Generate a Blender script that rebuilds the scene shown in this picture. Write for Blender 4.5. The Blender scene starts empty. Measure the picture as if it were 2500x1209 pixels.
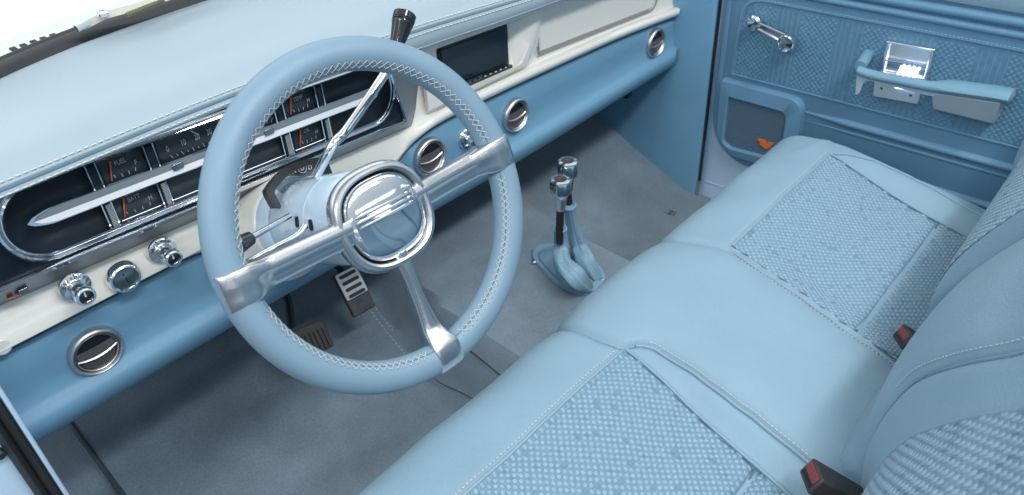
import bpy, math, random
from mathutils import Vector, Matrix, noise
random.seed(7)
scn = bpy.context.scene
COL = scn.collection
V = Vector
# ------------------------------------------------------------------ camera model
CAM = V((0, 0, 1.15))
RM = Matrix(((0.665, 0.464, -0.585), (-0.746, 0.364, -0.558), (-0.046, 0.808, 0.588)))
FPX = 1834.65
def _orth():
    a = V((2083, 1454.5, -FPX)).normalized(); b = V((-2450, 1194.5, -FPX)).normalized()
    c = a.cross(b); return Matrix((a, b, c))
RM = _orth()
def ray(px, py): return RM @ V((px-1250, -(py-604.5), -FPX))
def Q(px, py, ax, v):
    "real point seen at a photo pixel, lying on the plane axis=v"
    d = ray(px, py); return CAM + d*((v-CAM[ax])/d[ax])
def at(x, z, y):
    "dash coordinates measured on the plane y=.88, carried to depth y"
    s = y/.88; return V((x*s, y, 1.15-(1.15-z)*s))
def hit(px, py, f, t0=.5, t1=3.0):
    d = ray(px, py).normalized(); lo = t0
    n = 400
    for i in range(n):
        t = t0+(t1-t0)*i/n; p = CAM+d*t
        if p.z < f(p.x, p.y): return p
    return CAM+d*t1
def interp(x, P):
    if x <= P[0][0]: return P[0][1]
    for (a, b), (c, d) in zip(P, P[1:]):
        if x <= c:
            t = (x-a)/(c-a); return b+(d-b)*t
    return P[-1][1]
def sinterp(x, P):
    if x <= P[0][0]: return P[0][1]
    n = len(P)
    for i in range(n-1):
        a, b = P[i]; c, d = P[i+1]
        if x <= c:
            h = c-a; t = (x-a)/h
            m0 = (d-P[i-1][1])/(c-P[i-1][0])*h if i > 0 else (d-b)
            m1 = (P[i+2][1]-b)/(P[i+2][0]-a)*h if i < n-2 else (d-b)
            return (2*t**3-3*t*t+1)*b+(t**3-2*t*t+t)*m0+(-2*t**3+3*t*t)*d+(t**3-t*t)*m1
    return P[-1][1]
def sstep(a, b, x):
    t = max(0., min(1., (x-a)/(b-a))); return t*t*(3-2*t)
def catmull(P, k=6):
    out = []
    n = len(P)
    for i in range(n-1):
        p0 = P[max(i-1, 0)]; p1 = P[i]; p2 = P[i+1]; p3 = P[min(i+2, n-1)]
        for j in range(k):
            t = j/k
            out.append(tuple(.5*((2*b)+(-a+c)*t+(2*a-5*b+4*c-d)*t*t+(-a+3*b-3*c+d)*t**3) for a, b, c, d in zip(p0, p1, p2, p3)))
    out.append(tuple(P[-1])); return out
# ------------------------------------------------------------------ materials
def lin(c): return tuple((v/255/12.92 if v/255 <= .04045 else ((v/255+.055)/1.055)**2.4) for v in c)
MATS = {}
def mat(name, col, rough=.5, metal=0., bump=None, var=0., vscale=20, spec=.5, coat=0., sheen=0., emit=None, alpha=1., aniso=0, fleck=None):
    m = bpy.data.materials.new(name); m.use_nodes = True; nt = m.node_tree
    b = nt.nodes['Principled BSDF']; b.inputs['Base Color'].default_value = (*col, 1)
    b.inputs['Roughness'].default_value = rough; b.inputs['Metallic'].default_value = metal
    b.inputs['Specular IOR Level'].default_value = spec
    b.inputs['Coat Weight'].default_value = coat; b.inputs['Coat Roughness'].default_value = .06
    b.inputs['Sheen Weight'].default_value = sheen
    if emit: b.inputs['Emission Color'].default_value = (*emit[0], 1); b.inputs['Emission Strength'].default_value = emit[1]
    b.inputs['Alpha'].default_value = alpha
    tc = nt.nodes.new('ShaderNodeTexCoord')
    if var:
        n = nt.nodes.new('ShaderNodeTexNoise'); n.inputs['Scale'].default_value = vscale; n.inputs['Detail'].default_value = 5
        r = nt.nodes.new('ShaderNodeMapRange'); r.inputs[1].default_value = .3; r.inputs[2].default_value = .7
        r.inputs[3].default_value = 1-var; r.inputs[4].default_value = 1+var
        mx = nt.nodes.new('ShaderNodeVectorMath'); mx.operation = 'SCALE'; mx.inputs[0].default_value = col
        nt.links.new(tc.outputs['Object'], n.inputs['Vector']); nt.links.new(n.outputs['Fac'], r.inputs[0])
        nt.links.new(r.outputs[0], mx.inputs['Scale']); nt.links.new(mx.outputs[0], b.inputs['Base Color'])
        rr = nt.nodes.new('ShaderNodeMapRange'); rr.inputs[1].default_value = .3; rr.inputs[2].default_value = .7
        rr.inputs[3].default_value = max(0.02, rough*.85); rr.inputs[4].default_value = min(1, rough*1.15)
        nt.links.new(n.outputs['Fac'], rr.inputs[0]); nt.links.new(rr.outputs[0], b.inputs['Roughness'])
    if bump:
        kind, sc, st = bump
        if kind == 'vor':
            n = nt.nodes.new('ShaderNodeTexVoronoi'); n.inputs['Scale'].default_value = sc; o = n.outputs['Distance']
        else:
            n = nt.nodes.new('ShaderNodeTexNoise'); n.inputs['Scale'].default_value = sc; n.inputs['Detail'].default_value = 4; o = n.outputs['Fac']
        mp = nt.nodes.new('ShaderNodeMapping'); nt.links.new(tc.outputs['Object'], mp.inputs[0]); nt.links.new(mp.outputs[0], n.inputs['Vector'])
        if aniso: mp.inputs['Scale'].default_value = aniso
        bp = nt.nodes.new('ShaderNodeBump'); bp.inputs['Strength'].default_value = st; bp.inputs['Distance'].default_value = .002
        nt.links.new(o, bp.inputs['Height']); nt.links.new(bp.outputs[0], b.inputs['Normal'])
    MATS[name] = m; return m
LB = (.215, .338, .425)
leather = mat('blue_leather', LB, .5, bump=('vor', 420, .16), var=.03, vscale=9, spec=.35, sheen=.05)
leather_d = mat('dash_blue_vinyl', (.14, .295, .425), .42, bump=('vor', 900, .08), var=.03, vscale=8, spec=.35)
pad_m = mat('dash_pad_leather', (.305, .395, .45), .5, bump=('noise', 260, .10), var=.03, vscale=6, spec=.3)
rim_m = mat('wheel_leather', (.185, .290, .375), .46, bump=('vor', 800, .10), var=.03, vscale=15, spec=.4)
door_m = mat('door_vinyl', (.13, .275, .41), .42, bump=('noise', 500, .08), var=.03, vscale=12, spec=.4)
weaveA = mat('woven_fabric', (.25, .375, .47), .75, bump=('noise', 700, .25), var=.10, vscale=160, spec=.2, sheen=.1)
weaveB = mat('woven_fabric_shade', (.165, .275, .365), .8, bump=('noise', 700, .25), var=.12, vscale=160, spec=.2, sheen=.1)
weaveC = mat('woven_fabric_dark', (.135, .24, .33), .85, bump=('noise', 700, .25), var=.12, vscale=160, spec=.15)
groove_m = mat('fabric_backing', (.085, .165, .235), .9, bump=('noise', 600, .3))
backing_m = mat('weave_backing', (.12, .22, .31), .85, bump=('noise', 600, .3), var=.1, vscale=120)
doorfab = mat('door_fabric', (.095, .225, .34), .8, bump=('noise', 500, .3), var=.12, vscale=90)
doorfabB = mat('door_fabric_stripe', (.115, .255, .375), .7, bump=('noise', 500, .3), var=.1, vscale=90)
carpet = mat('grey_blue_carpet', (.155, .210, .255), .95, bump=('noise', 900, .7), var=.20, vscale=5, spec=.1, sheen=.25)
def add_mottle(m, scale2, amt):
    nt = m.node_tree; b = nt.nodes['Principled BSDF']; lk = b.inputs['Base Color'].links[0]; src = lk.from_socket
    tc = nt.nodes.new('ShaderNodeTexCoord'); n = nt.nodes.new('ShaderNodeTexNoise'); n.inputs['Scale'].default_value = scale2; n.inputs['Detail'].default_value = 3
    r = nt.nodes.new('ShaderNodeMapRange'); r.inputs[1].default_value = .3; r.inputs[2].default_value = .7; r.inputs[3].default_value = 1-amt; r.inputs[4].default_value = 1+amt
    mx = nt.nodes.new('ShaderNodeVectorMath'); mx.operation = 'SCALE'
    nt.links.new(tc.outputs['Object'], n.inputs['Vector']); nt.links.new(n.outputs['Fac'], r.inputs[0])
    nt.links.new(src, mx.inputs[0]); nt.links.new(r.outputs[0], mx.inputs['Scale']); nt.links.new(mx.outputs[0], b.inputs['Base Color'])
add_mottle(carpet, 300, .12)
add_mottle(carpet, 22, .08)
cream = mat('cream_paint', (.75, .74, .685), .2, coat=.6, var=.012, vscale=3)
paleblue = mat('pale_blue_paint', (.52, .67, .80), .22, coat=.6, var=.01, vscale=3)
jambblue = mat('jamb_blue_paint', (.55, .74, .92), .3, coat=.5, var=.02, vscale=6)
hood_m = mat('pale_hood_paint', (.74, .79, .82), .35, coat=.5, var=.01, vscale=3)
chrome = mat('chrome', (.82, .84, .87), .07, 1., bump=('noise', 25, .008))
chrome_d = mat('smoked_chrome', (.28, .31, .34), .16, 1., var=.03)
alu = mat('brushed_aluminium', (.68, .69, .70), .26, 1.)
satin = mat('satin_nickel', (.55, .55, .56), .36, 1., var=.04, vscale=60)
black = mat('black_plastic', (.018, .02, .023), .35, var=.1, vscale=60)
blackg = mat('gloss_black', (.01, .013, .018), .12, coat=.5, var=.05)
cface = mat('cluster_black', (.006, .013, .022), .5, bump=('noise', 300, .05), var=.15, vscale=30, spec=.25)
gface = mat('gauge_face', (.011, .023, .034), .5, var=.15, vscale=60)
rubber = mat('black_rubber', (.020, .023, .028), .5, bump=('noise', 250, .1), var=.15, vscale=20)
padrub = mat('pedal_rubber', (.055, .05, .05), .55, bump=('noise', 300, .15), var=.15, vscale=60)
white = mat('white_marking', (.62, .66, .68), .6, var=.05, vscale=200)
greym = mat('grey_marking', (.30, .34, .36), .6, var=.05, vscale=200)
whitebar = mat('white_trim_stripe', (.86, .87, .90), .3, var=.02)
orange = mat('orange_needle', (.50, .115, .035), .5, var=.05)
orangeL = mat('orange_emblem', (.80, .17, .015), .45, var=.05)
red = mat('red_button', (.20, .035, .045), .5, var=.05)
thread = mat('pale_thread', (.58, .59, .59), .7, var=.05, vscale=300)
threadb = mat('pale_blue_thread', (.42, .58, .68), .7, var=.05, vscale=300)
screen_m = mat('dark_glass_screen', (.010, .020, .030), .22, coat=.25, var=.1, vscale=10)
grille_m = mat('speaker_cloth', (.085, .15, .22), .65, bump=('vor', 420, .6), var=.05, vscale=60)
pocket = mat('grey_blue_plastic', (.36, .45, .50), .35, coat=.2, var=.03)
lampchrome = mat('lamp_chrome', (.80, .80, .84), .2, 1.)
led = mat('led_light', (.9, .9, 1), .4, emit=((.52, .58, 1.), 9))
steel_dark = mat('dark_steel', (.12, .12, .12), .3, .9, var=.1, vscale=60)
void_m = mat('dark_metal_void', (.006, .008, .01), .6, var=.1)
wiperm = mat('wiper_beige', (.50, .49, .44), .5, var=.04)
def glassmat(name, tint, gl):
    m = bpy.data.materials.new(name); m.use_nodes = True; nt = m.node_tree; nt.nodes.clear()
    o = nt.nodes.new('ShaderNodeOutputMaterial'); t = nt.nodes.new('ShaderNodeBsdfTransparent'); t.inputs[0].default_value = (*tint, 1)
    g = nt.nodes.new('ShaderNodeBsdfGlossy'); g.inputs['Roughness'].default_value = .02
    f = nt.nodes.new('ShaderNodeFresnel'); f.inputs[0].default_value = gl; mx = nt.nodes.new('ShaderNodeMixShader')
    nt.links.new(f.outputs[0], mx.inputs[0]); nt.links.new(t.outputs[0], mx.inputs[1]); nt.links.new(g.outputs[0], mx.inputs[2]); nt.links.new(mx.outputs[0], o.inputs[0])
    return m
glass = glassmat('windshield_glass', (.985, .995, .995), 1.07)
clear = glassmat('clear_plastic', (.36, .42, .47), 1.35)
# ------------------------------------------------------------------ object helpers
def thing(name, label, cat, loc=(0, 0, 0), group=None):
    o = bpy.data.objects.new(name, None); COL.objects.link(o); o.location = loc; o.empty_display_size = .05
    o['label'] = label; o['category'] = cat
    if group: o['group'] = group
    o['org'] = list(loc); return o
class MB:
    def __init__(s): s.v = []; s.f = []; s.m = []
    def add(s, vs, fs, mi=0):
        k = len(s.v); s.v += [V(p) for p in vs]; s.f += [tuple(i+k for i in f) for f in fs]; s.m += [mi]*len(fs); return s
    def grid(s, rows, mi=0, closed=False, flip=False):
        n = len(rows[0]); vs = [p for r in rows for p in r]; fs = []
        for i in range(len(rows)-1):
            for j in range(n if closed else n-1):
                a = i*n+j; b = i*n+(j+1) % n; c = (i+1)*n+(j+1) % n; d = (i+1)*n+j
                fs.append((a, d, c, b) if flip else (a, b, c, d))
        return s.add(vs, fs, mi)
    def cap(s, ring, mi=0): return s.add(ring, [tuple(range(len(ring)))], mi)
    def tube(s, path, r, n=10, caps=True, mi=0, ell=None):
        path = [V(p) for p in path]; rows = []; up = None
        for i, p in enumerate(path):
            t = (path[min(i+1, len(path)-1)]-path[max(i-1, 0)]).normalized()
            if up is None:
                up = V((0, 0, 1)) if abs(t.z) < .9 else V((1, 0, 0))
            a = (up-t*up.dot(t)).normalized(); b = t.cross(a); up = a
            rr = r[i] if isinstance(r, (list, tuple)) else r
            rows.append([p+(a*math.cos(q)+b*math.sin(q)*(ell or 1))*rr for q in [2*math.pi*j/n for j in range(n)]])
        s.grid(rows, mi, closed=True)
        if caps: s.cap(rows[0][::-1], mi); s.cap(rows[-1], mi)
        return s
    def lathe(s, o, axis, prof, n=32, mi=0, capend=True):
        o = V(o); ax = V(axis).normalized(); a = ax.cross(V((0, 0, 1)) if abs(ax.z) < .9 else V((1, 0, 0))).normalized(); b = ax.cross(a)
        rows = [[o+ax*h+(a*math.cos(q)+b*math.sin(q))*r for q in [2*math.pi*j/n for j in range(n)]] for r, h in prof]
        s.grid(rows, mi, closed=True)
        if capend: s.cap(rows[-1], mi)
        return s
    def box(s, o, ex, ey, ez, hx, hy, hz, mi=0):
        o = V(o); ex, ey, ez = V(ex).normalized()*hx, V(ey).normalized()*hy, V(ez).normalized()*hz
        vs = [o+ex*i+ey*j+ez*k for k in (-1, 1) for j in (-1, 1) for i in (-1, 1)]
        return s.add(vs, [(0, 2, 3, 1), (4, 5, 7, 6), (0, 1, 5, 4), (2, 6, 7, 3), (0, 4, 6, 2), (1, 3, 7, 5)], mi)
    def prism(s, ring, d, mi=0):
        ring = [V(p) for p in ring]; d = V(d); n = len(ring)
        s.add(ring+[p+d for p in ring], [tuple(range(n))[::-1], tuple(range(n, 2*n))]+[(i, (i+1) % n, n+(i+1) % n, n+i) for i in range(n)], mi)
        return s
def obj(name, mb, m, parent=None, bevel=0., seg=2, sharp=35, label=None, flat=False):
    me = bpy.data.meshes.new(name)
    org = V((0, 0, 0)); q = parent
    while q is not None:
        if 'org' in q.keys(): org = V(q['org']); break
        q = q.parent
    me.from_pydata([tuple(p-org) for p in mb.v], [], mb.f); me.update()
    for x in (m if isinstance(m, (list, tuple)) else [m]): me.materials.append(x)
    if isinstance(m, (list, tuple)): me.polygons.foreach_set('material_index', mb.m)
    import bmesh
    bm = bmesh.new(); bm.from_mesh(me)
    bmesh.ops.remove_doubles(bm, verts=bm.verts, dist=1e-6)
    bmesh.ops.recalc_face_normals(bm, faces=bm.faces); bm.to_mesh(me); bm.free()
    if not flat:
        me.polygons.foreach_set('use_smooth', [True]*len(me.polygons)); me.set_sharp_from_angle(angle=math.radians(sharp))
    o = bpy.data.objects.new(name, me); COL.objects.link(o)
    if parent: o.parent = parent
    if bevel:
        b = o.modifiers.new('bevel', 'BEVEL'); b.width = bevel; b.segments = seg; b.limit_method = 'ANGLE'; b.angle_limit = math.radians(35)
    if label: o['label'] = label
    return o
def tag(o, label, cat, group=None, kind=None):
    if label: o['label'] = label
    if cat: o['category'] = cat
    if group: o['group'] = group
    if kind: o['kind'] = kind
    return o
def textmesh(body, size, loc, ex, ey, ext=.0003, sx=1.):
    cu = bpy.data.curves.new('t', 'FONT'); cu.body = body; cu.size = size; cu.extrude = ext; cu.align_x = 'CENTER'; cu.align_y = 'CENTER'
    o = bpy.data.objects.new('t', cu); COL.objects.link(o)
    bpy.context.view_layer.update(); dg = bpy.context.evaluated_depsgraph_get()
    me = bpy.data.meshes.new_from_object(o.evaluated_get(dg))
    ex = V(ex).normalized(); ey = V(ey).normalized(); ez = ex.cross(ey)
    mb = MB(); mb.add([V(loc)+ex*p.co.x*sx+ey*p.co.y+ez*p.co.z for p in me.vertices], [tuple(p.vertices) for p in me.polygons])
    bpy.data.objects.remove(o); bpy.data.curves.remove(cu); bpy.data.meshes.remove(me); return mb
def join(*ms):
    r = MB()
    for m in ms: r.add(m.v, m.f)
    return r
def stitches(mb, path, L=.005, gap=.0025, r=.0006, off=V((0, 0, 0))):
    P = [V(p) for p in path]; d = 0; seg = []
    acc = [0]
    for a, b in zip(P, P[1:]): acc.append(acc[-1]+(b-a).length)
    tot = acc[-1]
    def pt(s):
        for i in range(len(P)-1):
            if s <= acc[i+1]: return P[i].lerp(P[i+1], (s-acc[i])/max(1e-9, acc[i+1]-acc[i]))
        return P[-1]
    s = 0
    while s+L < tot:
        a, b = pt(s)+off, pt(s+L)+off; mid = (a+b)/2
        mb.tube([a, a.lerp(b, .2)+off*0, b.lerp(a, .2), b], [r*.5, r, r, r*.5], 5)
        s += L+gap
def rrect(cx, cy, hx, hy, r, n=6):
    out = []
    for sx, sy, a0 in ((1, 1, 0), (-1, 1, 90), (-1, -1, 180), (1, -1, 270)):
        for k in range(n+1):
            a = math.radians(a0+90*k/n); out.append((cx+sx*(hx-r)+r*math.cos(a), cy+sy*(hy-r)+r*math.sin(a)))
    return out
def rpoly(P, r, n=5):
    "round the corners of a 2D polygon"
    out = []; N = len(P)
    for i in range(N):
        p = V((*P[i], 0)); a = V((*P[i-1], 0)); b = V((*P[(i+1) % N], 0))
        rr = r[i] if isinstance(r, (list, tuple)) else r
        rr = min(rr, (a-p).length*.48, (b-p).length*.48)
        s = p+(a-p).normalized()*rr; e = p+(b-p).normalized()*rr
        for k in range(n+1):
            t = k/n; q = s*(1-t)**2+p*2*t*(1-t)+e*t*t; out.append((q.x, q.y))
    return out
# ================================================================== DASHBOARD
dash = thing('dashboard', 'blue and cream dashboard with padded leather top running across the cab', 'dashboard', (.78, .9, .6))
S1 = [(-.1, .756), (.138, .759), (.44, .763), (.73, .752), (.907, .740), (1.1, .727), (1.3, .715), (1.6, .698)]
LOW = [(-.1, .741), (.44, .7445), (.60, .744), (.71, .719), (.80, .712), (.907, .705), (1.093, .696), (1.3, .686), (1.6, .672)]
WS = [(-.05, .93), (.05, .99), (.15, 1.045), (.22, 1.087), (.288, 1.112), (.359, 1.130), (.467, 1.144), (.55, 1.150), (.78, 1.155), (1.0, 1.145), (1.2, 1.115), (1.4, 1.05), (1.55, .96)]
ZW = .80
def wy(x): return sinterp(x, WS)
def padsec(x):
    k = .88/.845; xx = x*k; s1 = sinterp(xx, S1); lo = sinterp(xx, LOW)
    c = lambda z, y: (y, 1.15-(1.15-z)*y/.88)
    yw = wy(x)
    pts = [(yw+.03, ZW-.02), (yw, ZW-.004), (yw-(yw-.92)*.35, ZW+.004), (yw-(yw-.92)*.75, ZW+.004), (.905, c(s1, .85)[1]+.026), (.875, c(s1, .85)[1]+.018), (.858, c(s1, .85)[1]+.007), c(s1, .848), c(s1-.004, .8455)]
    A = catmull(pts, 4)
    A += [(c(s1-.0085, .8450)[0]+.002, c(s1-.0085, .8450)[1])]          # seam
    A += catmull([c(s1-.010, .8430), c(s1-.0145, .8415), c((s1-.0145)*.5+lo*.5, .8405), c(lo+.001, .8425), c(lo, .846), c(lo+.002, .90)], 3)
    return [V((x, y, z)) for y, z in A]
xs = [-.02+i*.02 for i in range(78)]
m = MB(); m.grid([padsec(x) for x in xs]); pad = obj('dash_pad', m, pad_m, dash, sharp=60)
m = MB()
st1 = []; st2 = []; smp = []
for x in xs:
    k = .88/.845; s1 = sinterp(x*k, S1); c = lambda z, y: V((x, y, 1.15-(1.15-z)*y/.88))
    st1.append(c(s1+.0002, .8468)+V((0, 0, .0008))); st2.append(c(s1-.0145, .8405)); smp.append(c(s1-.0085, .8440))
stitches(m, st1, .0058, .0022, .0009); stitches(m, st2, .0058, .0022, .0009)
obj('stitching', m, thread, pad, label='pale double stitching along the pad edge')
m = MB(); m.tube(smp, .0011, 5); obj('seam', m, groove_m, pad)
# white + blue boundary (measured on y=.88)
WB = [(-.1, .568), (.25, .568), (.31, .566), (.35, .55), (.39, .50), (.43, .485), (.56, .485), (.61, .505), (.64, .532), (.665, .548), (.70, .565), (.75, .575), (.87, .576), (1.05, .571), (1.27, .562), (1.4, .553), (1.535, .541)]
def wb(x): return sinterp(x, WB)
def whitesec(x):
    b = wb(x); e = sstep(.66, .78, x)          # ridge appears on the passenger side
    g = b+.024
    top = .75
    P = [(top, .90), (g+.045, .892), (g+.016, .889-.002*(1-e)), (g+.004, .887-.004*(1-e)), (g+.0012, .8855-.003*(1-e)), (g-.002, .877), (g-.008, .869), (g-.015, .866), (b+.003, .868), (b+.0012, .873), (b, .886)]
    if e < 1:
        W = [(top, .90), (.66, .891), (.635, .889), (.615, .884), (.60, .878), (.59, .873), (.582, .870), (.575, .868), (min(.57, b+.006), .867), (b+.001, .872), (b-.0, .886)]
        if b < .56: W = [(top, .90), (.66, .891), (.635, .889), (.615, .884), (.60, .878), (.585, .873), (.57, .869), (b+(.56-b)*.5, .867), (b+.004, .8665), (b+.001, .872), (b, .886)]
        P = [(a[0]*e+w[0]*(1-e), a[1]*e+w[1]*(1-e)) for a, w in zip(P, W)]
    return [at(x, z, y) for z, y in P]
xd = [-.02+i*.0125 for i in range(125)]
m = MB(); m.grid([whitesec(x) for x in xd]); obj('cream_panel', m, cream, dash, sharp=50)
def bluesec(x):
    b = wb(x)
    P = [(b-.0003, .89), (b-.0015, .884), (b-.005, .8815), (min(b-.01, .525), .881), (min(b-.012, .505), .8805), (.483, .878), (.470, .870), (.458, .862), (.448, .859), (.438, .860), (.4305, .865), (.427, .873), (.427, .885), (.435, .93), (.46, 1.05)]
    dz = -.012*sstep(.3, .95, x)+.006*sstep(.95, 1.5, x)
    return [at(x, z+(dz if z < .49 else 0), y) for z, y in P]
m = MB(); m.grid([bluesec(x) for x in xd]); obj('blue_lower_panel', m, leather_d, dash, sharp=70)
m = MB(); m.box((.78, 1.06, .56), (1, 0, 0), (0, 1, 0), (0, 0, 1), .80, .004, .18); obj('bulkhead', m, void_m, dash)
# glovebox lid: flat inset panel with a groove round it
def yz(x, z, y): return at(x, z, y)
lid = rpoly([(1.03, .6165), (1.03, .72), (1.43, .70), (1.418, .592)], [.002, .01, .02, .02])
m = MB(); m.prism([at(x, z, .883) for x, z in lid], V((0, .012, 0))); obj('glovebox_lid', m, cream, dash, bevel=.0015)
m = MB(); gp = [at(x, z, .8835) for x, z in rpoly([(1.024, .6125), (1.024, .725), (1.44, .705), (1.425, .5875)], [.002, .01, .02, .022])]
m.tube(gp+[gp[0]], .0016, 6); obj('lid_gap', m, mat('gap_grey', (.22, .22, .20), .8, var=.05), dash)
# centre surround of the screen: raised frame with a scooped right wall
def ringpts(P, y): return [at(x, z, y) for x, z in P]
outer = [(.735, .735), (1.05, .715), (1.028, .630), (1.003, .602), (.99, .6005), (.735, .6035)]
front = [(.742, .728), (1.043, .700), (1.016, .630), (.994, .6065), (.985, .6045), (.742, .6072)]
open_ = [(.772, .7045), (1.026, .692), (1.000, .640), (.976, .6135), (.968, .6110), (.772, .6180)]
inner = [(.774, .7025), (.9430, .6945), (.9438, .650), (.9460, .6160), (.9450, .6125), (.774, .6205)]
m = MB(); m.grid([ringpts(outer, .889), ringpts(front, .874), ringpts(open_, .873), ringpts(inner, .893)], closed=True)
obj('screen_surround', m, cream, dash, bevel=.0025, seg=3, sharp=40)
# vents
def vent(x, z, r=.0335):
    c = at(x, z, .8785); g = MB()
    g.lathe(c, (0, -1, 0), [(r, -.004), (r*1.0, .003), (r*.975, .006), (r*.93, .0085), (r*.88, .0090), (r*.845, .0075), (r*.82, .0035), (r*.80, .0030), (r*.79, .0060), (r*.77, .0068), (r*.745, .0062), (r*.735, .0045), (r*.73, .0010)], 48, capend=False)
    vo = obj('air_vent', g, satin, dash, sharp=50)
    b = MB(); b.lathe(c, (0, -1, 0), [(r*.74, .0014), (.001, .0010)], 32); obj('duct', b, void_m, vo)
    b = MB(); w = r*.745; n = 16; rows = []
    for k in range(n+1):
        t = -1+2*k/n; hx = w*t*.985; bow = -.0055*(1-t*t)
        o = c+V((hx, 0, -.0015+bow))
        rows.append([o+V((0, -.0052, .0016)), o+V((0, -.0066, 0)), o+V((0, -.0052, -.0016)), o+V((0, -.002, 0))])
    b.grid(rows, closed=True); obj('vane_bar', b, satin, vo)
    b = MB(); up = []; dn = []
    for k in range(n+1):
        t = -1+2*k/n; hx = w*t*.93; bow = -.0055*(1-t*t)
        dn.append(c+V((hx, -.0050, .0002+bow))); up.append(c+V((hx, -.0020, min(.0085, .93*math.sqrt(max(0, w*w-hx*hx)))+bow*.3)))
    b.grid([dn, up]); b.add([p+V((0, .0010, 0)) for p in dn+up[::-1]], [tuple(range(2*n+2))]); obj('vane', b, mat('vane_grey', (.07, .07, .075), .4, var=.1) if 'vane_grey' not in MATS else MATS['vane_grey'], vo, sharp=30)
    b = MB(); rr = r*.70
    b.cap([c+V((rr*math.cos(a), -.0026, rr*math.sin(a)-.001)) for a in [math.radians(-16-148*k/16) for k in range(17)]]); obj('lower_vane', b, MATS['vane_grey'], vo, flat=True)
    return vo
for x, z, r in ((.1465, .508, .0335), (.7305, .527, .0345), (.951, .518, .0335), (1.43, .508, .0335)): vent(x, z, r)
# pull knobs
def engrave(body, c, r, a0, a1, size, parent, m_, tilt=.35):
    ms = []
    n = len(body)
    for i, ch in enumerate(body):
        if ch == ' ': continue
        a = math.radians(a0+(a1-a0)*i/max(1, n-1)); p = V(c)+V((math.cos(a)*r, -.0030, math.sin(a)*r))
        ms.append(textmesh(ch, size, p, (math.sin(a), 0, -math.cos(a)), (math.cos(a), tilt, math.sin(a)), .0002))
    return obj('lettering', join(*ms), m_, parent)
def pullknob(x, z, words):
    c = at(x, z, .8655); g = MB()
    g.lathe(c, (0, -1, 0), [(.0180, -.004), (.0180, .0), (.0168, .0010), (.0110, .0030), (.0106, .0036), (.0100, .0036)], 36, capend=True)
    ko = obj('pull_knob', g, chrome, dash, sharp=40)
    g = MB(); g.lathe(c, (0, -1, 0), [(.0080, .003), (.0080, .019), (.0092, .0205), (.0112, .023), (.0118, .026), (.0112, .0295), (.0100, .0308), (.0084, .0308), (.0074, .028), (.0072, .026)], 32, capend=False)
    obj('knob', g, chrome, ko)
    g = MB(); g.lathe(c, (0, -1, 0), [(.0075, .0270), (.001, .0275)], 24); obj('knob_face', g, blackg, ko)
    g = MB(); g.box(c+V((0, -.0282, .003)), (1, 0, 0), (0, 1, 0), (0, 0, 1), .0009, .0003, .0036); obj('pointer', g, white, ko)
    engrave(words, c, .0142, 150, 35, .0050, ko, black)
    return ko
pullknob(.1585, .604, 'DEFROST'); pullknob(.2675, .5955, 'WIPER WASHER')
c = at(.2125, .5855, .8655); g = MB()
g.lathe(c, (0, -1, 0), [(.021, -.004), (.021, .0), (.0195, .003), (.0185, .0055), (.0165, .007), (.0150, .0065), (.0142, .0045), (.0140, .002)], 40, capend=False)
ko = obj('clock', g, chrome, dash)
g = MB(); g.lathe(c, (0, -1, 0), [(.0142, .0035), (.006, .0045), (.001, .0048)], 30); obj('clock_face', g, mat('clock_glass', (.10, .15, .18), .12, .6, coat=.5, var=.1), ko)
g = MB(); g.box(c+V((.0005, -.0052, -.0025)), (1, 0, .1), (0, 1, 0), (-.1, 0, 1), .0006, .0003, .004); g.box(c+V((-.001, -.0052, .007)), (1, 0, 0), (0, 1, 0), (0, 0, 1), .0006, .0003, .0012); obj('clock_hand', g, blackg, ko)
# cigarette lighter
c = at(.820, .524, .880); g = MB()
g.lathe(c, (0, -1, 0), [(.0185, -.003), (.0185, .002), (.017, .004), (.0135, .0045), (.0125, .003), (.0125, .001)], 32, capend=True); ko = obj('lighter', g, chrome, dash)
g = MB(); g.lathe(c, (0, -1, 0), [(.0085, .0), (.0085, .012), (.0102, .014), (.0105, .018), (.0095, .021), (.006, .0222), (.001, .0222)], 28); obj('knob', g, chrome, ko)
g = MB(); g.lathe(at(.063, .577, .872), (0, -1, 0), [(.011, -.003), (.011, .002), (.009, .004), (.001, .0045)], 24); obj('trim_plug', g, cream, dash)
# ================================================================== INSTRUMENT CLUSTER
clu = thing('instrument_cluster', 'wide black instrument cluster in a chrome frame behind the steering wheel', 'instrument cluster', (.38, .87, .66))
YF = .852
def zt(x): return .0135-.027*(x-.12)/.56      # small drop of the horizontals across the cluster
def cz(x, z): return z-.0135*(x-.38)/.28*.5
fo = [(.055, .6425), (.055, .765), (.655, .745), (.677, .700), (.694, .6070)]
fi = [(.062, .6495), (.062, .758), (.650, .740), (.6705, .698), (.6865, .6150)]
FO = rpoly(fo, [.004, .004, .02, .01, .004]); FI = rpoly(fi, [.003, .003, .02, .01, .003])
m = MB(); 
R0 = [at(x, z, .888) for x, z in rpoly([(.055, .626), (.055, .765), (.745, .757), (.739, .700), (.706, .592)], [.004, .004, .02, .01, .004])]
R1 = [at(x, z, YF+.002) for x, z in FO]; R2 = [at(x, z, YF) for x, z in rpoly([(a*.5+b*.5, c*.5+d*.5) for (a, c), (b, d) in zip(fo, fi)], [.0035, .0035, .02, .01, .0035])]; R3 = [at(x, z, YF+.004) for x, z in FI]; R4 = [at(x, z, YF+.008) for x, z in FI]
m.grid([R1, R2, R3, R4], closed=True); obj('chrome_frame', m, chrome, clu, sharp=50)
m = MB(); m.grid([R0, [p+V((0, .0005, 0)) for p in R1]], closed=True); fs_ = obj('frame_side', m, mat('satin_grey_side', (.23, .26, .29), .38, .6, var=.05), clu, sharp=50)
g = MB()
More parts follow.
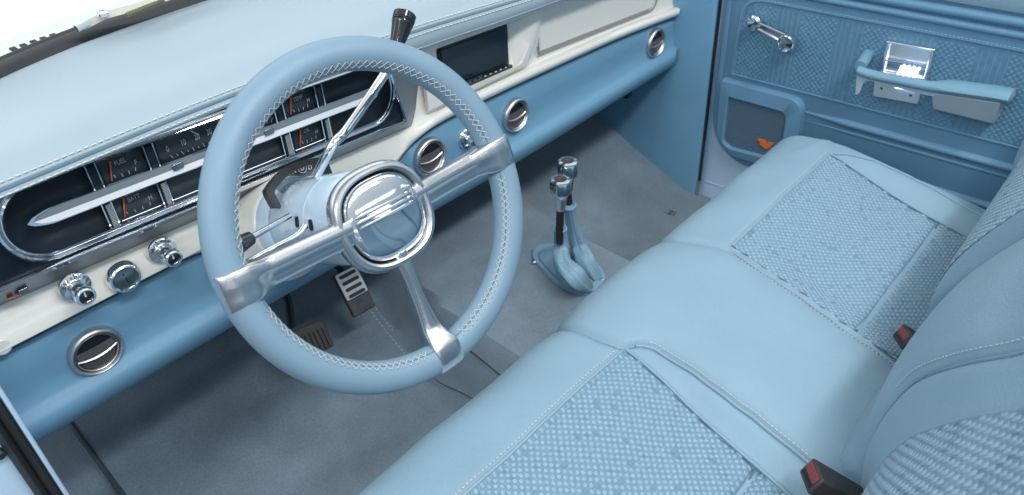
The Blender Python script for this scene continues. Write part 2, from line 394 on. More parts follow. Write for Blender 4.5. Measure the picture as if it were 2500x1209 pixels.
for a_, b_ in (((18, 727), (34, 722)), ((38, 720), (62, 709))):
    pa, pb = Q(*a_, 1, .872), Q(*b_, 1, .872); g.box((pa+pb)/2+V((0, -.001, -.0005)), pb-pa, (0, 1, -.3), (0, .3, 1), (pb-pa).length/2, .003, .0006)
obj('orange_mark', g, orangeL, fs_)
# stadium ring
def ZT(x): return .7025-(x-.15)*.0515
def stad(d, y, xl=.112, xr=.6795, n=18):
    ring = []
    h = .0525-d
    zl, zr = ZT(xl+.052), ZT(xr-.046)
    L = xl+.052; Rr = xr-.046
    for k in range(n+1):
        a = math.radians(90+180*k/n); ring.append((L+(.052-d)*math.cos(a), zl+h*math.sin(a)))
    for k in range(n+1):
        a = math.radians(-90+180*k/n); ring.append((Rr+(.046-d)*math.cos(a), zr+h*math.sin(a)))
    # resample straight runs
    out = []
    for i, (x, z) in enumerate(ring):
        out.append((x, z))
        if i == n or i == len(ring)-1:
            x2, z2 = ring[(i+1) % len(ring)]
            for q in range(1, 8): out.append((x+(x2-x)*q/8, z+(z2-z)*q/8))
    return [at(x, z, y) for x, z in out]
m = MB(); bo = [V(p) for p in R4]
# face plate between frame and ring: triangulated fan via bmesh fill
import bmesh
def plate(outer, inner, name, mt, parent):
    bm = bmesh.new(); es = []
    for L in (outer, inner):
        vs = [bm.verts.new(p-V(parent['org'])) for p in L]
        es += [bm.edges.new((vs[i], vs[(i+1) % len(vs)])) for i in range(len(vs))]
    bmesh.ops.triangle_fill(bm, use_beauty=True, edges=es)
    me = bpy.data.meshes.new(name); bm.to_mesh(me); bm.free(); me.materials.append(mt)
    o = bpy.data.objects.new(name, me); COL.objects.link(o); o.parent = parent; return o
plate([p+V((0, .001, 0)) for p in [at(x, z, YF+.006) for x, z in FI]], stad(-.003, YF+.007), 'face_plate', cface, clu)
m = MB()
m.grid([stad(-.0035, YF+.009), stad(-.0025, YF+.003), stad(.000, YF-.0015), stad(.0028, YF-.0005), stad(.0042, YF+.0030), stad(.0052, YF+.0005), stad(.0080, YF-.0010), stad(.0105, YF+.003), stad(.0112, YF+.010), stad(.0118, YF+.030)], closed=True)
obj('chrome_ring', m, chrome, clu, sharp=50)
m = MB(); m.cap(stad(.0115, YF+.020)); back = obj('recess_back', m, cface, clu, flat=True)
def cell(x0, x1, zc, hh, name, y=YF+.0195, gl=None):
    g = MB(); g.prism([at(x0, ZT(x0)+zc-hh, y), at(x1, ZT(x1)+zc-hh, y), at(x1, ZT(x1)+zc+hh, y), at(x0, ZT(x0)+zc+hh, y)], V((0, .001, 0)))
    return obj(name, g, gl or gface, clu, flat=True)
UP, LO_, HH = .0262, -.0240, .0150
def ticks(go, x0, x1, zc, n, arcd=.004):
    g = MB()
    for k in range(n):
        t = k/(n-1); x = x0+(x1-x0)*t; z = ZT(x)+zc-.008-arcd*math.sin(math.pi*t)*.4
        g.box(at(x, z, YF+.0185), (1, 0, 0), (0, 1, 0), (.5*(t-.5), 0, 1), .0005, .0002, .0022)
    obj('tick_marks', g, greym, go)
def gauge(x0, x1, zc, word, end, nx, lab):
    go = cell(x0, x1, zc, HH, 'gauge'); go['label'] = lab
    xm = (x0+x1)/2
    y = YF+.0185
    if word:
        obj('lettering', textmesh(word, .0085, at(xm-.002, ZT(xm)+zc+.0075, y), (1, 0, 0), (0, 0, 1), sx=.75), greym, go)
        obj('lettering', textmesh(end, .0085, at(x1-.011, ZT(xm)+zc-.001, y), (1, 0, 0), (0, 0, 1), sx=.8), greym, go)
        ticks(go, x0+.012, x1-.014, zc, 4)
        g = MB(); a = at(nx, ZT(nx)+zc-.012, y-.001); b = at(nx+.006, ZT(nx)+zc+.012, y-.001)
        g.tube([a, b], [.0008, .0014], 6); obj('needle', g, orange, go)
    return go
gauge(.236, .287, UP, 'FUEL', 'F', .243, 'fuel gauge, upper left')
gauge(.233, .288, LO_, 'BATT', 'H', .241, 'battery gauge, lower left')
gauge(.487, .536, UP, 'TEMP', 'H', .493, 'temperature gauge, upper right')
gauge(.489, .538, LO_, 'OIL', 'H', .496, 'oil gauge, lower right')
gauge(.304, .467, LO_, None, None, 0, 'blank warning light window, lower middle')
sp = cell(.305, .467, UP, HH, 'speedometer')
xsn = [.317, .338, .357, .374, .390, .404, .417, .429, .441, .452, .462]
ms = [textmesh(str(10*i), .0115, at(x, ZT(x)+UP+.002+.0035*math.sin(math.pi*min(1, i/10)), YF+.0185), (1, 0, -.03), (0, 0, 1), sx=.62) for i, x in enumerate(xsn)]
obj('lettering', join(*ms), greym, sp)
g = MB()
for i in range(21):
    x = .319+.0072*i; g.box(at(x, ZT(x)+UP-.0095, YF+.0185), (1, 0, 0), (0, 1, 0), (-.5+.05*i, 0, 1), .0004, .0002, .0028 if i % 2 == 0 else .0016)
obj('tick_marks', g, greym, sp)
g = MB(); g.tube([at(.352, ZT(.35)+UP+.014, YF+.0178), at(.360, ZT(.36)+UP+.006, YF+.0178)], .0007, 6); obj('needle', g, white, sp)
# dividers
for x0, x1 in ((.2215, .2325), (.290, .3015), (.470, .484), (.5385, .5505)):
    for zc in (UP, LO_):
        g = MB(); xx = x0
        cen = at((x0+x1)/2, ZT(x0)+zc, YF+.014)
        g.box(cen, (1, 0, 0), (0, 1, 0), (0, 0, 1), (x1-x0)/2*.97, .006, .0158)
        d = obj('divider', g, cface, clu)
        if zc == LO_:
            g = MB()
            for k in range(15): g.box(cen+V((0, -.0064, -.0140+.002*k)), (1, 0, 0), (0, 1, 0), (0, 0, 1), (x1-x0)/2*.62, .0004, .00045)
            obj('ribs', g, greym, d)
        g = MB()
        for xe in (x0, x1): g.box(at(xe, ZT(x0)+zc, YF+.0068), (1, 0, 0), (0, 1, 0), (0, 0, 1), .0007, .0006, .0158)
        obj('chrome_edge', g, chrome, d)
# thin chrome rails under the gauge windows
g = MB()
for zc, s in ((UP-.0158, 1), (LO_-.0155, 1), (LO_+.0150, 1)):
    for x0, x1 in ((.236, .288), (.303, .468), (.486, .537)):
        g.tube([at(x0, ZT(x0)+zc, YF+.010), at(x1, ZT(x1)+zc, YF+.010)], .0007, 6)
obj('window_rail', g, chrome, clu)
# spear trim
def spear(hh0, hh1, y, x0=.143, x1=.648):
    P = []
    n = 80
    for k in range(n+1):
        x = x0+(x1-x0)*k/n
        P.append((x, ZT(x)))
    w = lambda x: min(1, ((x-x0)/.024)**.5 if x > x0 else 0)*(1-.0)*min(1, ((x1-x)/.012)**.5 if x < x1 else 0)
    up = [at(x, z+hh1*w(x), y) for x, z in P]; dn = [at(x, z+hh0*w(x), y) for x, z in P]
    return up, dn
g = MB()
a, b = spear(-.0108, .0108, YF+.010); c_, d_ = spear(-.0096, .0100, YF+.0035)
g.grid([a, c_, d_, b]); so = obj('spear_trim', g, chrome, clu)
g = MB(); a, b = spear(0.0002, .0088, YF+.0028, .15, .644); g.grid([a, b]); obj('grey_band', g, mat('grey_trim_stripe', (.20, .235, .265), .35, var=.03), so)
g = MB(); a, b = spear(-.0086, -.0002, YF+.0028, .15, .644); g.grid([a, b]); obj('white_stripe', g, whitebar, so)
for x in (.3225, .4555):
    g = MB(); g.prism([at(x+dx, ZT(x)+.0005+dz, YF+.0005) for dx, dz in rrect(0, .001, .0075, .0042, .002)], V((0, .002, 0))); obj('toggle', g, chrome_d, clu, bevel=.0005)
g = MB()
for x0, x1 in ((.105, .125),):
    g.prism([at(x, z, YF+.002) for x, z in ((.112, .6405), (.124, .642), (.123, .637), (.111, .6355))], V((0, .001, 0)))
g2 = obj('reset_tab', MB().box(at(.109, .6315, .866), (1, 0, 0), (0, 1, 0), (0, 0, 1), .005, .004, .003), chrome_d, clu, bevel=.0008)
# ================================================================== TOUCH SCREEN
scr = thing('touchscreen', 'dark glossy touchscreen with a button row set in the cream centre panel', 'touchscreen', tuple(at(.86, .62, .89)))
m = MB(); yS = .889
m.prism([at(x, z, yS) for x, z in rpoly([(.7765, .6265), (.9425, .6195), (.9425, .6940), (.785, .7015), (.7765, .692)], [.001, .001, .001, .003, .003])], V((0, .012, 0))); obj('housing', m, black, scr, bevel=.0006)
m = MB(); m.prism([at(x, z, yS-.0015) for x, z in ((.783, .6335), (.9385, .6265), (.9385, .6905), (.783, .6975))], V((0, .001, 0))); obj('screen', m, screen_m, scr)
m = MB(); m.prism([at(x, z, yS-.004) for x, z in rpoly([(.777, .6225), (.9445, .6150), (.9445, .6215), (.777, .629)], .002)], V((0, -.007, .0))); bt = obj('button_bar', m, blackg, scr, bevel=.001)
for k in range(11):
    x = .800+.0132*k; z = .6258-(x-.777)*.0448
    g = MB(); hw = .0045 if k < 6 else .0022
    g.box(at(x, z, .8765)+V((0, -.0012, 0)), (1, 0, -.04), (0, 1, 0), (0, 0, 1), hw, .0005, .0019 if k < 6 else .0007)
    obj('button', g, mat('button_blue%d' % k if False else 'button_blue', (.05, .08, .13), .3, coat=.4) if k < 6 and 'button_blue' not in MATS else (MATS['button_blue'] if k < 6 else white), bt, flat=True)
g = MB(); g.tube([at(x, .6290-(x-.777)*.0448, .876) for x in (.80, .875)], .0004, 5); obj('chrome_line', g, chrome, bt)
# ================================================================== STEERING WHEEL
N_ = V((-.043, -1, .478)).normalized(); C_ = V((.415, .594, .688))
U_ = V((0, 0, 1)).cross(N_).normalized(); W_ = N_.cross(U_)
def L(u, v, n): return C_+U_*u+W_*v+N_*n
whl = thing('steering_wheel', 'blue leather steering wheel with white lacing and three polished metal spokes', 'steering wheel', tuple(C_))
RC, RR = .1810, .0188
def tor(th, ph, e=0.): 
    r = RC+(RR+e)*math.cos(ph); return L(r*math.cos(th), r*math.sin(th), (RR+e)*math.sin(ph))
m = MB(); nt_, np_ = 144, 28
m.grid([[tor(2*math.pi*i/nt_, 2*math.pi*j/np_) for j in range(np_)] for i in range(nt_+1)], closed=True); rim = obj('rim', m, rim_m, whl)
m = MB(); NS = 124
def skip(th):
    d = math.degrees(th) % 360
    return d < 8.5 or d > 351.5 or 171.5 < d < 188.5 or 263 < d < 277
for lo_, hi_ in ((0, 180), (180, 270), (270, 360)):
    m = MB(); mh = MB()
    for i in range(NS):
        a = 2*math.pi*i/NS; b = 2*math.pi*(i+1)/NS
        if skip(a) or skip(b) or not lo_ <= math.degrees(a) < hi_: continue
        for ph0, ph1 in ((122, 152), (152, 122)):
            w_ = .0006*random.uniform(-1, 1)
            m.tube([tor(a+w_*4+(b-a)*k/4, math.radians(ph0+(ph1-ph0)*k/4), .0006) for k in range(5)], .00036, 4, caps=False)
        for ph in (120, 154):
            p = tor(a, math.radians(ph), 0.0); mh.lathe(p, p-tor(a, math.radians(ph), -.01), [(.0007, -.0003), (.0007, .0003)], 5)
    la = obj('lacing', m, thread, rim); obj('lacing_holes', mh, groove_m, la)
m = MB(); m.tube([tor(2*math.pi*i/180, math.radians(137), -.0003) for i in range(181)], .0007, 5); obj('rim_seam', m, groove_m, rim)
def spoke(ang, wfun, name, ridge=True):
    ca, sa = math.cos(ang), math.sin(ang); rows = []
    rs = [.045, .055, .062, .068, .08, .10, .12, .135, .142, .146, .150, .154, .158, .162, .166, .170, .175, .181, .186, .190, .1935, .1960, .1975]
    for r in rs:
        w = wfun(r)
        q = (r-RC)/(RR+.0022); tt = (RR+.0022)*math.sqrt(max(0, 1-q*q)) if abs(q) < 1 else 0
        h = .005+.003*sstep(.10, .055, r)
        tt = (RR+.0022) if r < RC else tt
        h2 = h+(tt-h)*sstep(.140, .172, r)
        bot = -.008 if r < .16 else -.002
        if ridge:
            vs = [-1, -.97, -.88, -.5, .0, .12, .24, .6, .86, .96, 1]; hs = [-.006, -.001, .0012, .0022, .0040, .0058, .0062, .0058, .0048, .0015, -.006]
        else:
            vs = [-1, -.93, -.7, -.45, -.2, 0, .2, .45, .7, .93, 1]; hs = [-.006, .000, .0028, .0040, .0046, .0048, .0046, .0040, .0028, .000, -.006]
        f = 1-sstep(.15, .17, r)*.7
        row = []
        for a, b in zip([-1]+vs+[1], [None]+hs+[None]):
            n = bot-.002 if b is None else h2+b*f-.002
            v = a*w
            row.append(L(r*ca-v*sa, r*sa+v*ca, n))
        rows.append(row)
    g = MB(); g.grid(rows); g.cap(rows[-1]); g.cap(rows[0]); return obj(name, g, alu, whl, sharp=50)
wh = lambda r: .0155+.0008*sstep(.06, .15, r)+.0027*sstep(.140, .164, r)
wl_ = lambda r: .0074+.002*sstep(.08, .05, r)+.0030*sstep(.10, .15, r)+.0070*sstep(.128, .174, r)
spoke(math.radians(.8), wh, 'spoke')
# the left spoke is the mirror image of the right one (bevel on the same, upper side)
def wneg(r): return -wh(r)
spoke(math.radians(178), wneg, 'spoke'); spoke(-math.pi/2, wl_, 'spoke', False)
def hubR(a, k):
    c, s = abs(math.cos(a)), abs(math.sin(a)); e = 2.5
    r = ((c/.0635)**e+(s/(.0600 if math.sin(a) > 0 else .0610))**e)**(-1/e); return r*k
def hubring(k, n, N=64): return [L(hubR(2*math.pi*i/N, k)*math.cos(2*math.pi*i/N), hubR(2*math.pi*i/N, k)*math.sin(2*math.pi*i/N), n) for i in range(N)]
m = MB(); m.grid([hubring(k, n) for k, n in ((.90, -.012), (.97, -.009), (1.0, -.003), (.995, .003), (.97, .0085), (.93, .0115), (.88, .0120), (.84, .0105), (.81, .006), (.80, .000), (.80, -.004))], closed=True); hub = obj('hub', m, alu, whl)
m = MB(); m.grid([hubring(k, n) for k, n in ((.80, -.003), (.0, -.003))], closed=True); obj('hub_gap', m, void_m, hub)
m = MB(); m.grid([hubring(k, n) for k, n in ((.785, -.003), (.785, .006), (.775, .0085), (.755, .0095), (.735, .0088), (.725, .0088), (.70, .0100), (.60, .0118), (.45, .0135), (.30, .0145), (.15, .0150), (.01, .0152))], closed=True); hc = obj('horn_cap', m, chrome, whl)
for k in range(3):
    v = .0015+.0058*k; hl = .0385-.0008*abs(k-1)
    g = MB(); P = [L(-hl+2*hl*t/12, v, .0152-.0042*abs(-1+2*t/12)**2+.0003) for t in range(13)]
    g.tube(P, [.0008]+[.0021]*11+[.0008], 10); obj('cap_bar', g, chrome, hc)
# ================================================================== STEERING COLUMN
colm = thing('steering_column', 'pale blue painted steering column behind the wheel hub', 'steering column', tuple(L(0, 0, -.15)))
m = MB(); m.lathe(L(0, 0, 0), -N_, [(.020, .006), (.0545, .0065), (.0565, .010), (.0570, .0835), (.0571, .085), (.0560, .0858), (.0560, .0865), (.0571, .0872), (.0572, .12), (.0572, .188), (.056, .190)], 56); bodyc = obj('shroud', m, paleblue, colm, sharp=40)
m = MB(); m.lathe(L(0, 0, 0), -N_, [(.0540, .1895), (.0535, .197), (.0535, .20)], 48); obj('gap_ring', m, void_m, colm)
m = MB(); m.lathe(L(0, 0, 0), -N_, [(.050, .195), (.0575, .1955), (.0590, .198), (.0612, .225), (.0616, .228), (.0600, .230), (.0600, .25)], 56); obj('collar', m, paleblue, colm, sharp=40)
m = MB(); m.lathe(L(0, 0, 0), -N_, [(.0600, .232), (.0625, .234), (.0635, .238), (.0660, .262), (.072, .284), (.084, .303)], 56); obj('column_surround', m, cream, dash, sharp=40)
def PL(px, py, n):
    d = ray(px, py); o = C_+N_*n; return CAM+d*((o-CAM).dot(N_)/d.dot(N_))
OUT = [(670, 509), (651, 472), (655, 458), (676, 430), (703, 408), (738, 393), (770, 386), (793, 386), (799, 392), (812, 424)]
INN = [(689, 507), (672, 474), (674, 462), (691, 440), (714, 421), (742, 407), (770, 400), (784, 400), (788, 404), (797, 424)]
OUT = catmull(OUT, 3); INN = catmull(INN, 3); rows = []
for a, b in zip(OUT, INN):
    o = PL(*a, -.158); q = PL(*b, -.158)
    rows.append([q, o, o-N_*.004+(o-q)*.06, o-N_*.014, q-N_*.014])
m = MB(); m.grid(rows, closed=True); m.cap(rows[0]); m.cap(rows[-1]); arch = obj('gear_indicator', m, black, colm, sharp=40)
LC = [(677, 447), (700, 430), (717, 419), (738, 411), (757, 409), (773, 410), (785, 412)]
cen_ = C_-N_*.165
m = MB(); m.grid([[PL(*b, -.163) for b in INN[6:-3]], [cen_+(PL(*b, -.165)-cen_).normalized()*.0585 for b in INN[6:-3]]]); obj('clear_window', m, clear, arch)
ms = []
for ch, (lx, ly) in zip('PRNDD21', LC):
    p = PL(lx, ly, -.1605); rad = (p-(C_-N_*.1605)).normalized(); tan = rad.cross(N_)
    if tan.dot(U_) < 0: tan = -tan
    ms.append(textmesh(ch, .0078, p, tan, rad, .0002))
m = join(*ms); cc = PL(*LC[3], -.1605)
m.tube([cc+(U_*math.cos(q)+W_*math.sin(q))*.0058 for q in [2*math.pi*k/20 for k in range(21)]], .0003, 4); obj('gear_letters', m, white, arch)
# gear lever
gl = thing('gear_lever', 'chrome column shift lever with a tapered black knob above the wheel rim', 'gear lever', tuple(Q(795, 395, 1, .71)))
p0 = Q(772, 428, 1, .725); p1 = Q(815, 352, 1, .708); p2 = Q(850, 312, 1, .715); p3 = Q(945, 172, 1, .728); p4 = Q(978, 100, 1, .738)
m = MB(); m.tube(catmull([tuple(p) for p in (p0, p1, p2, p3, p4)], 6), .0060, 14); obj('lever_rod', m, chrome, gl)
k0 = Q(969, 108, 1, .738); k1 = Q(989, 34, 1, .750); ax = (k1-k0).normalized(); ln = (k1-k0).length
m = MB(); m.lathe(k0, ax, [(.006, -.006), (.0085, -.004), (.0135, ln*.62), (.0142, ln*.66), (.0132, ln*.68), (.0132, ln*.72), (.0146, ln*.74), (.0140, ln*.77), (.0148, ln*.80), (.0150, ln*.97), (.0140, ln*1.0), (.0015, ln*1.0)], 30); obj('knob', m, blackg, gl, sharp=30)
# stalks
ts = thing('turn_signal_stalk', 'short chrome stalk with black ribbed knob left of the column', 'stalk', tuple(Q(676, 545, 1, .70)))
a = Q(690, 537, 1, .700); b = Q(600, 588, 1, .672)
m = MB(); m.tube([a+(a-b)*.2, a, b], .0036, 12); obj('stalk_rod', m, chrome, ts)
e = (b-a).normalized(); m = MB(); m.lathe(b-e*.008, e, [(.0045, 0), (.0078, .001), (.0088, .010), (.0105, .024), (.0095, .026), (.001, .026)], 24); obj('knob', m, blackg, ts, sharp=30)
ts2 = thing('tilt_lever', 'long bare chrome tilt lever passing behind the left spoke', 'lever', tuple(Q(740, 560, 1, .66)))
a = Q(745, 552, 1, .665); a2 = Q(722, 578, 1, .660); b = Q(640, 622, 1, .652); b2 = Q(560, 668, 1, .645)
m = MB(); m.tube(catmull([tuple(p) for p in (a, a2, b, b2)], 5), .0040, 12); obj('lever_rod', m, chrome, ts2)
for px, py, yy in ((678, 545, .703), (742, 552, .664)):
    g = MB(); p = Q(px, py, 1, yy); rd = p-C_; rd = (rd-N_*rd.dot(N_)); hh = rd.dot(rd)**.5; rdn = rd.normalized(); nn = (p-C_).dot(N_)
    s0 = C_+N_*nn+rdn*.0560
    tn = N_.cross(rdn)
    g.prism([s0+tn*x+N_*y+rdn*.0008 for x, y in rpoly([(-.0065, -.0045), (.0065, -.0045), (.0065, .0045), (-.0065, .0045)], .004)], rdn*.0012)
    obj('slot', g, void_m, bodyc)
# ================================================================== FLOOR
def floor_z(x, y):
    z = .09
    yt = .80
    z += .49*(math.sqrt((y-yt)**2+.0025)+(y-yt))/2+.25*max(0, y-1.08)
    z2 = .25+.02*sstep(.6, 1.0, y)
    wl0 = .60+.05*sstep(.75, 1.05, y); wr0 = 1.16
    tz = sstep(wl0, wl0+.07, x)*(1-sstep(.99, wr0, x))
    zz = max(z, 0)
    return z+(max(z2, z+.03)-z)*tz if z2 > z else z+.03*tz
m = MB(); rows = []
for i in range(100):
    y = .0+i*.0135; rows.append([V((x, y, floor_z(x, y))) for x in [.105+j*.0145 for j in range(99)]])
m.grid(rows); fl = obj('floor', m, carpet); tag(fl, None, None, kind='structure')
m = MB(); rows = []
for i in range(60):
    y = .0+i*.0228; rows.append([V((x, y, max(.0, floor_z(.2, y)-.028))) for x in (-.02, .02, .06, .104)])
m.grid(rows); o = obj('floor', m, carpet); tag(o, None, None, kind='structure')
m = MB(); P = [V((.104, y, floor_z(.2, y)+.001)) for y in [i*.02 for i in range(67)]]; m.tube(P, .004, 8); tag(obj('carpet_binding', m, mat('binding', (.035, .06, .08), .7, var=.1)), 'stitched carpet edge binding along the driver side sill', 'carpet binding')
# side skirt between floor levels
m = MB(); m.grid([[V((.104, y, floor_z(.2, y)-.001)) for y in [i*.02 for i in range(67)]], [V((.100, y, floor_z(.2, y)-.04)) for y in [i*.02 for i in range(67)]]]); tag(obj('floor', m, carpet), None, None, kind='structure')
# seams in the carpet
def seam(pts, name, label, dbl=False, mt=None):
    P = [hit(px, py, floor_z)+V((0, 0, .0008)) for px, py in pts]; g = MB()
    Pc = [V(q) for q in catmull([tuple(p) for p in P], 6)]
    Pc = [V((p.x, p.y, floor_z(p.x, p.y)+.0006)) for p in Pc]
    if dbl:
        for d in (-.006, .006): stitches(g, [p+V((d, 0, 0)) for p in Pc], .006, .003, .0006)
    else: g.tube(Pc, .0014, 5)
    return tag(obj(name, g, mt or groove_m), label, 'seam')
seam([(900, 745), (950, 810), (1010, 880)], 'carpet_stitching', 'double stitched seam in the carpet beside the gas pedal', True, threadb)
seam([(1030, 905), (1085, 945), (1140, 975), (1200, 1010)], 'carpet_seam', 'dark seam in the carpet at the foot of the tunnel', mt=mat('seam_dark', (.03, .045, .055), .9))
seam([(1060, 790), (1120, 845), (1180, 890), (1250, 945)], 'carpet_seam', 'dark seam in the carpet along the top of the tunnel', mt=MATS['seam_dark'])
# faint dark lettering on the passenger carpet, half hidden by the seat
pf = hit(1632, 519, floor_z); e1 = (hit(1655, 527, floor_z)-hit(1612, 508, floor_z)); e1.z = 0
tag(obj('carpet_lettering', textmesh('AZI', .024, pf+V((0, 0, .0012)), e1, V((-e1.y, e1.x, 0)), .0002), MATS['binding']), 'small dark letters on the carpet beside the passenger seat front', 'lettering')
# firewall
m = MB(); m.box((.78, 1.34, .37), (1, 0, 0), (0, 1, 0), (0, 0, 1), .84, .005, .37); tag(obj('firewall', m, mat('firewall_dark', (.03, .04, .05), .9, var=.1)), 'dark firewall behind the footwell under the dashboard', 'firewall')
# kick panel on passenger side
kp = thing('kick_panel', 'smooth blue kick panel between the dashboard end and the passenger door', 'kick panel', (1.515, .95, .1))
g0 = [Q(1758, -60, 0, 1.51), Q(1758, 0, 0, 1.51), Q(1735, 180, 0, 1.51), Q(1700, 425, 0, 1.51), Q(1697, 500, 0, 1.51)]
rows = []
for p in g0:
    rows.append([V((1.53, .778, p.z)), V((1.515, .781, p.z)), V((1.510, .79, p.z)), V((1.510, .90, p.z)), V((1.508, 1.36, p.z))])
g = MB(); g.grid(rows+[[V((r.x, r.y, .0)) for r in rows[-1]]]); obj('panel', g, mat('kick_vinyl', (.15, .33, .48), .42, bump=('noise', 500, .06), var=.05, vscale=10), kp, sharp=60)
g = MB(); g.tube([V((1.520, .776, z)) for z in (.74, .6, .4, .2, .135)], .0042, 8); obj('door_seal', g, blackg, kp)
g = MB(); g.tube(catmull([(1.517, .776, .14), (1.517, .777, .11), (1.512, .772, .075), (1.500, .758, .052), (1.49, .745, .048)], 5), .0045, 8); obj('sill_trim', g, satin, kp)
# under dash bracket
g = MB(); g.box(at(1.33, .418, .89), (1, 0, 0), (0, 1, 0), (0, 0, 1), .010, .006, .006); obj('bracket', g, void_m, dash, bevel=.001)
# ================================================================== PASSENGER DOOR
door = thing('passenger_door', 'blue trimmed passenger door with woven panel, window crank and armrest', 'door', (1.56, .3, .05))
XD = 1.530
g = MB(); sh = rpoly([(.772, .04), (.795, .10), (.785, .80), (-.5, .80), (-.5, .04)], [.03, .03, .01, .01, .01]); g.prism([V((1.556, y, z)) for y, z in sh], V((.05, 0, 0))); shell = obj('door_shell', g, jambblue, door, bevel=.003)
g = MB(); g.box((1.556, .5, .125), (0, 1, -.02), (1, 0, 0), (0, .02, 1), .28, .002, .0012); obj('shell_crease', g, jambblue, shell)
g = MB()
RQ = lambda d: rpoly([(.772-d, .208+d), (.772-d, .74-d), (-.5+d, .74-d), (-.5+d, .208+d)], [.13-d, .015, .01, .01], 12)
def inset(P, d):
    cx = .2; cy = .5
    n = len(P); out = []; area_ = sum(P[i-1][0]*P[i][1]-P[i][0]*P[i-1][1] for i in range(n))
    for i in range(n):
        a = V((*P[i-1], 0)); b = V((*P[(i+1) % n], 0)); t = (b-a); 
        if t.length < 1e-6: t = V((1, 0, 0))
        t.normalize(); nn = V((-t.y, t.x, 0)); p = V((*P[i], 0))
        if area_ < 0: nn = -nn
        out.append((p+nn*d)[:2])
    return out
r3 = lambda P, x: [V((x, y, z)) for y, z in P]
Ri = [RQ(d) for d in (0, 0, .004, .012, .016, .020, .034, .038)]
xi = [1.555, 1.540, 1.5345, 1.5335, 1.5355, 1.5330, 1.5325, 1.5300]
g.grid([r3(p, x) for p, x in zip(Ri, xi)], closed=True); g.cap(r3(Ri[-1], 1.530)); panel = obj('door_panel', g, door_m, door, sharp=40)
# ridges
def hridge(y0, z0, y1, z1, rx, rz, name='moulding', mt=door_m):
    g = MB(); P = []
    n = 10
    rows = []
    for k in range(n+1):
        t = k/n; y = y0+(y1-y0)*t; z = z0+(z1-z0)*t
        e = .15 if k == 0 else 1
        rows.append([V((1.5305-rx*e*math.sin(a), y, z+rz*math.cos(a)*e)) for a in [math.pi*j/10 for j in range(11)]])
    g.grid(rows); return obj(name, g, mt, panel)
hridge(.735, .638, -.45, .638, .010, .008); hridge(.735, .657, -.45, .662, .012, .010)
hridge(.560, .392, -.45, .392, .010, .0085); hridge(.55, .372, -.45, .372, .003, .004)
hridge(.50, .302, -.45, .302, .010, .0085); hridge(.55, .27, -.45, .27, .004, .006)
g = MB(); g.grid([[V((x, y, z)) for y in (.70, .5, .2, -.45)] for x, z in ((1.532, .672), (1.522, .676), (1.518, .69), (1.522, .72), (1.54, .76))]); obj('door_cap', g, leather, panel)
# fabric field with stripes of basket weave, built as small raised cells
g = MB(); F = rpoly([(.728, .436), (.722, .612), (-.45, .612), (-.45, .436)], [.006, .045, .01, .01], 8)
g.prism(r3(F, 1.5285), V((.004, 0, 0))); fab = obj('woven_panel', g, doorfab, door)
g = MB(); P = [V((1.5275, y, z)) for y, z in F]; g.tube(P+[P[0]], .0022, 6); obj('piping', g, threadb if False else door_m, fab)
g = MB(); stitches(g, [V((1.5262, y, z)) for y, z in inset(F, -.0035)], .005, .002, .0006); obj('stitching', g, threadb, fab)
g = MB(); cs = .0056; ny = int(.86/cs); nz = int(.172/cs)
for i in range(ny):
    for j in range(nz):
        y = .722-(i+.5)*cs; z = .439+(j+.5)*cs
        if z > .603: continue
        if z > .575 and y > .722-.02: continue
        stripe = (i % 23) >= 13
        if stripe:
            if (i % 2) == 0: continue
            g.add([V((1.5283, y-cs*.42, z-cs*.5)), V((1.5272, y, z-cs*.5)), V((1.5283, y+cs*.42, z-cs*.5)), V((1.5283, y-cs*.42, z+cs*.5)), V((1.5272, y, z+cs*.5)), V((1.5283, y+cs*.42, z+cs*.5))], [(0, 1, 4, 3), (1, 2, 5, 4)], 1)
        else:
            if (i+j) % 2: continue
            h = .0007; c = V((1.5284, y, z)); a = cs*.52; b = cs*.34
            g.add([c+V((0, -a, -a)), c+V((0, a, -a)), c+V((0, a, a)), c+V((0, -a, a)), c+V((-h, -b, -b)), c+V((-h, b, -b)), c+V((-h, b, b)), c+V((-h, -b, b))], [(0, 1, 5, 4), (1, 2, 6, 5), (2, 3, 7, 6), (3, 0, 4, 7), (4, 5, 6, 7)], 0)
obj('weave', g, [doorfabB, doorfabB], fab, sharp=20)
# speaker pod
g = MB()
o0 = rpoly([(.745, .262), (.752, .424), (.552, .424), (.540, .335), (.60, .240), (.70, .235)], [.04, .008, .03, .03, .03, .03], 6)
def scl(P, k, c=(.652, .335)): return [(c[0]+(a-c[0])*k, c[1]+(b-c[1])*k) for a, b in P]
i0 = rpoly([(.722, .272), (.722, .386), (.584, .386), (.580, .285), (.60, .268), (.70, .262)], [.025, .006, .016, .02, .02, .02], 6)
g.grid([r3(o0, 1.531), r3(scl(o0, .985), 1.520), r3(scl(o0, .955), 1.512), r3(scl(i0, 1.06), 1.509), r3(scl(i0, 1.02), 1.511), r3(i0, 1.519)], closed=True); spk = obj('speaker', g, door_m, door, sharp=40)
g = MB(); g.cap(r3(i0, 1.5175)); obj('grille', g, grille_m, spk, flat=True)
g = MB()
def bird(px, py, s):
    base = Q(px, py, 0, 1.5145)
    body = [(-18, -10), (-15, -11.6), (.2, -7.2), (5, 1.8), (9, -2.2), (20.5, -.7), (21.5, 2.3), (17, 6.2), (11.5, 11.2), (2.6, 13.7), (-2.3, 9.7), (-13, 1.8), (-8.3, .8), (-13.7, -5.2)]
    return [Q(px+a*s, py+b*s, 0, 1.5145) for a, b in body]
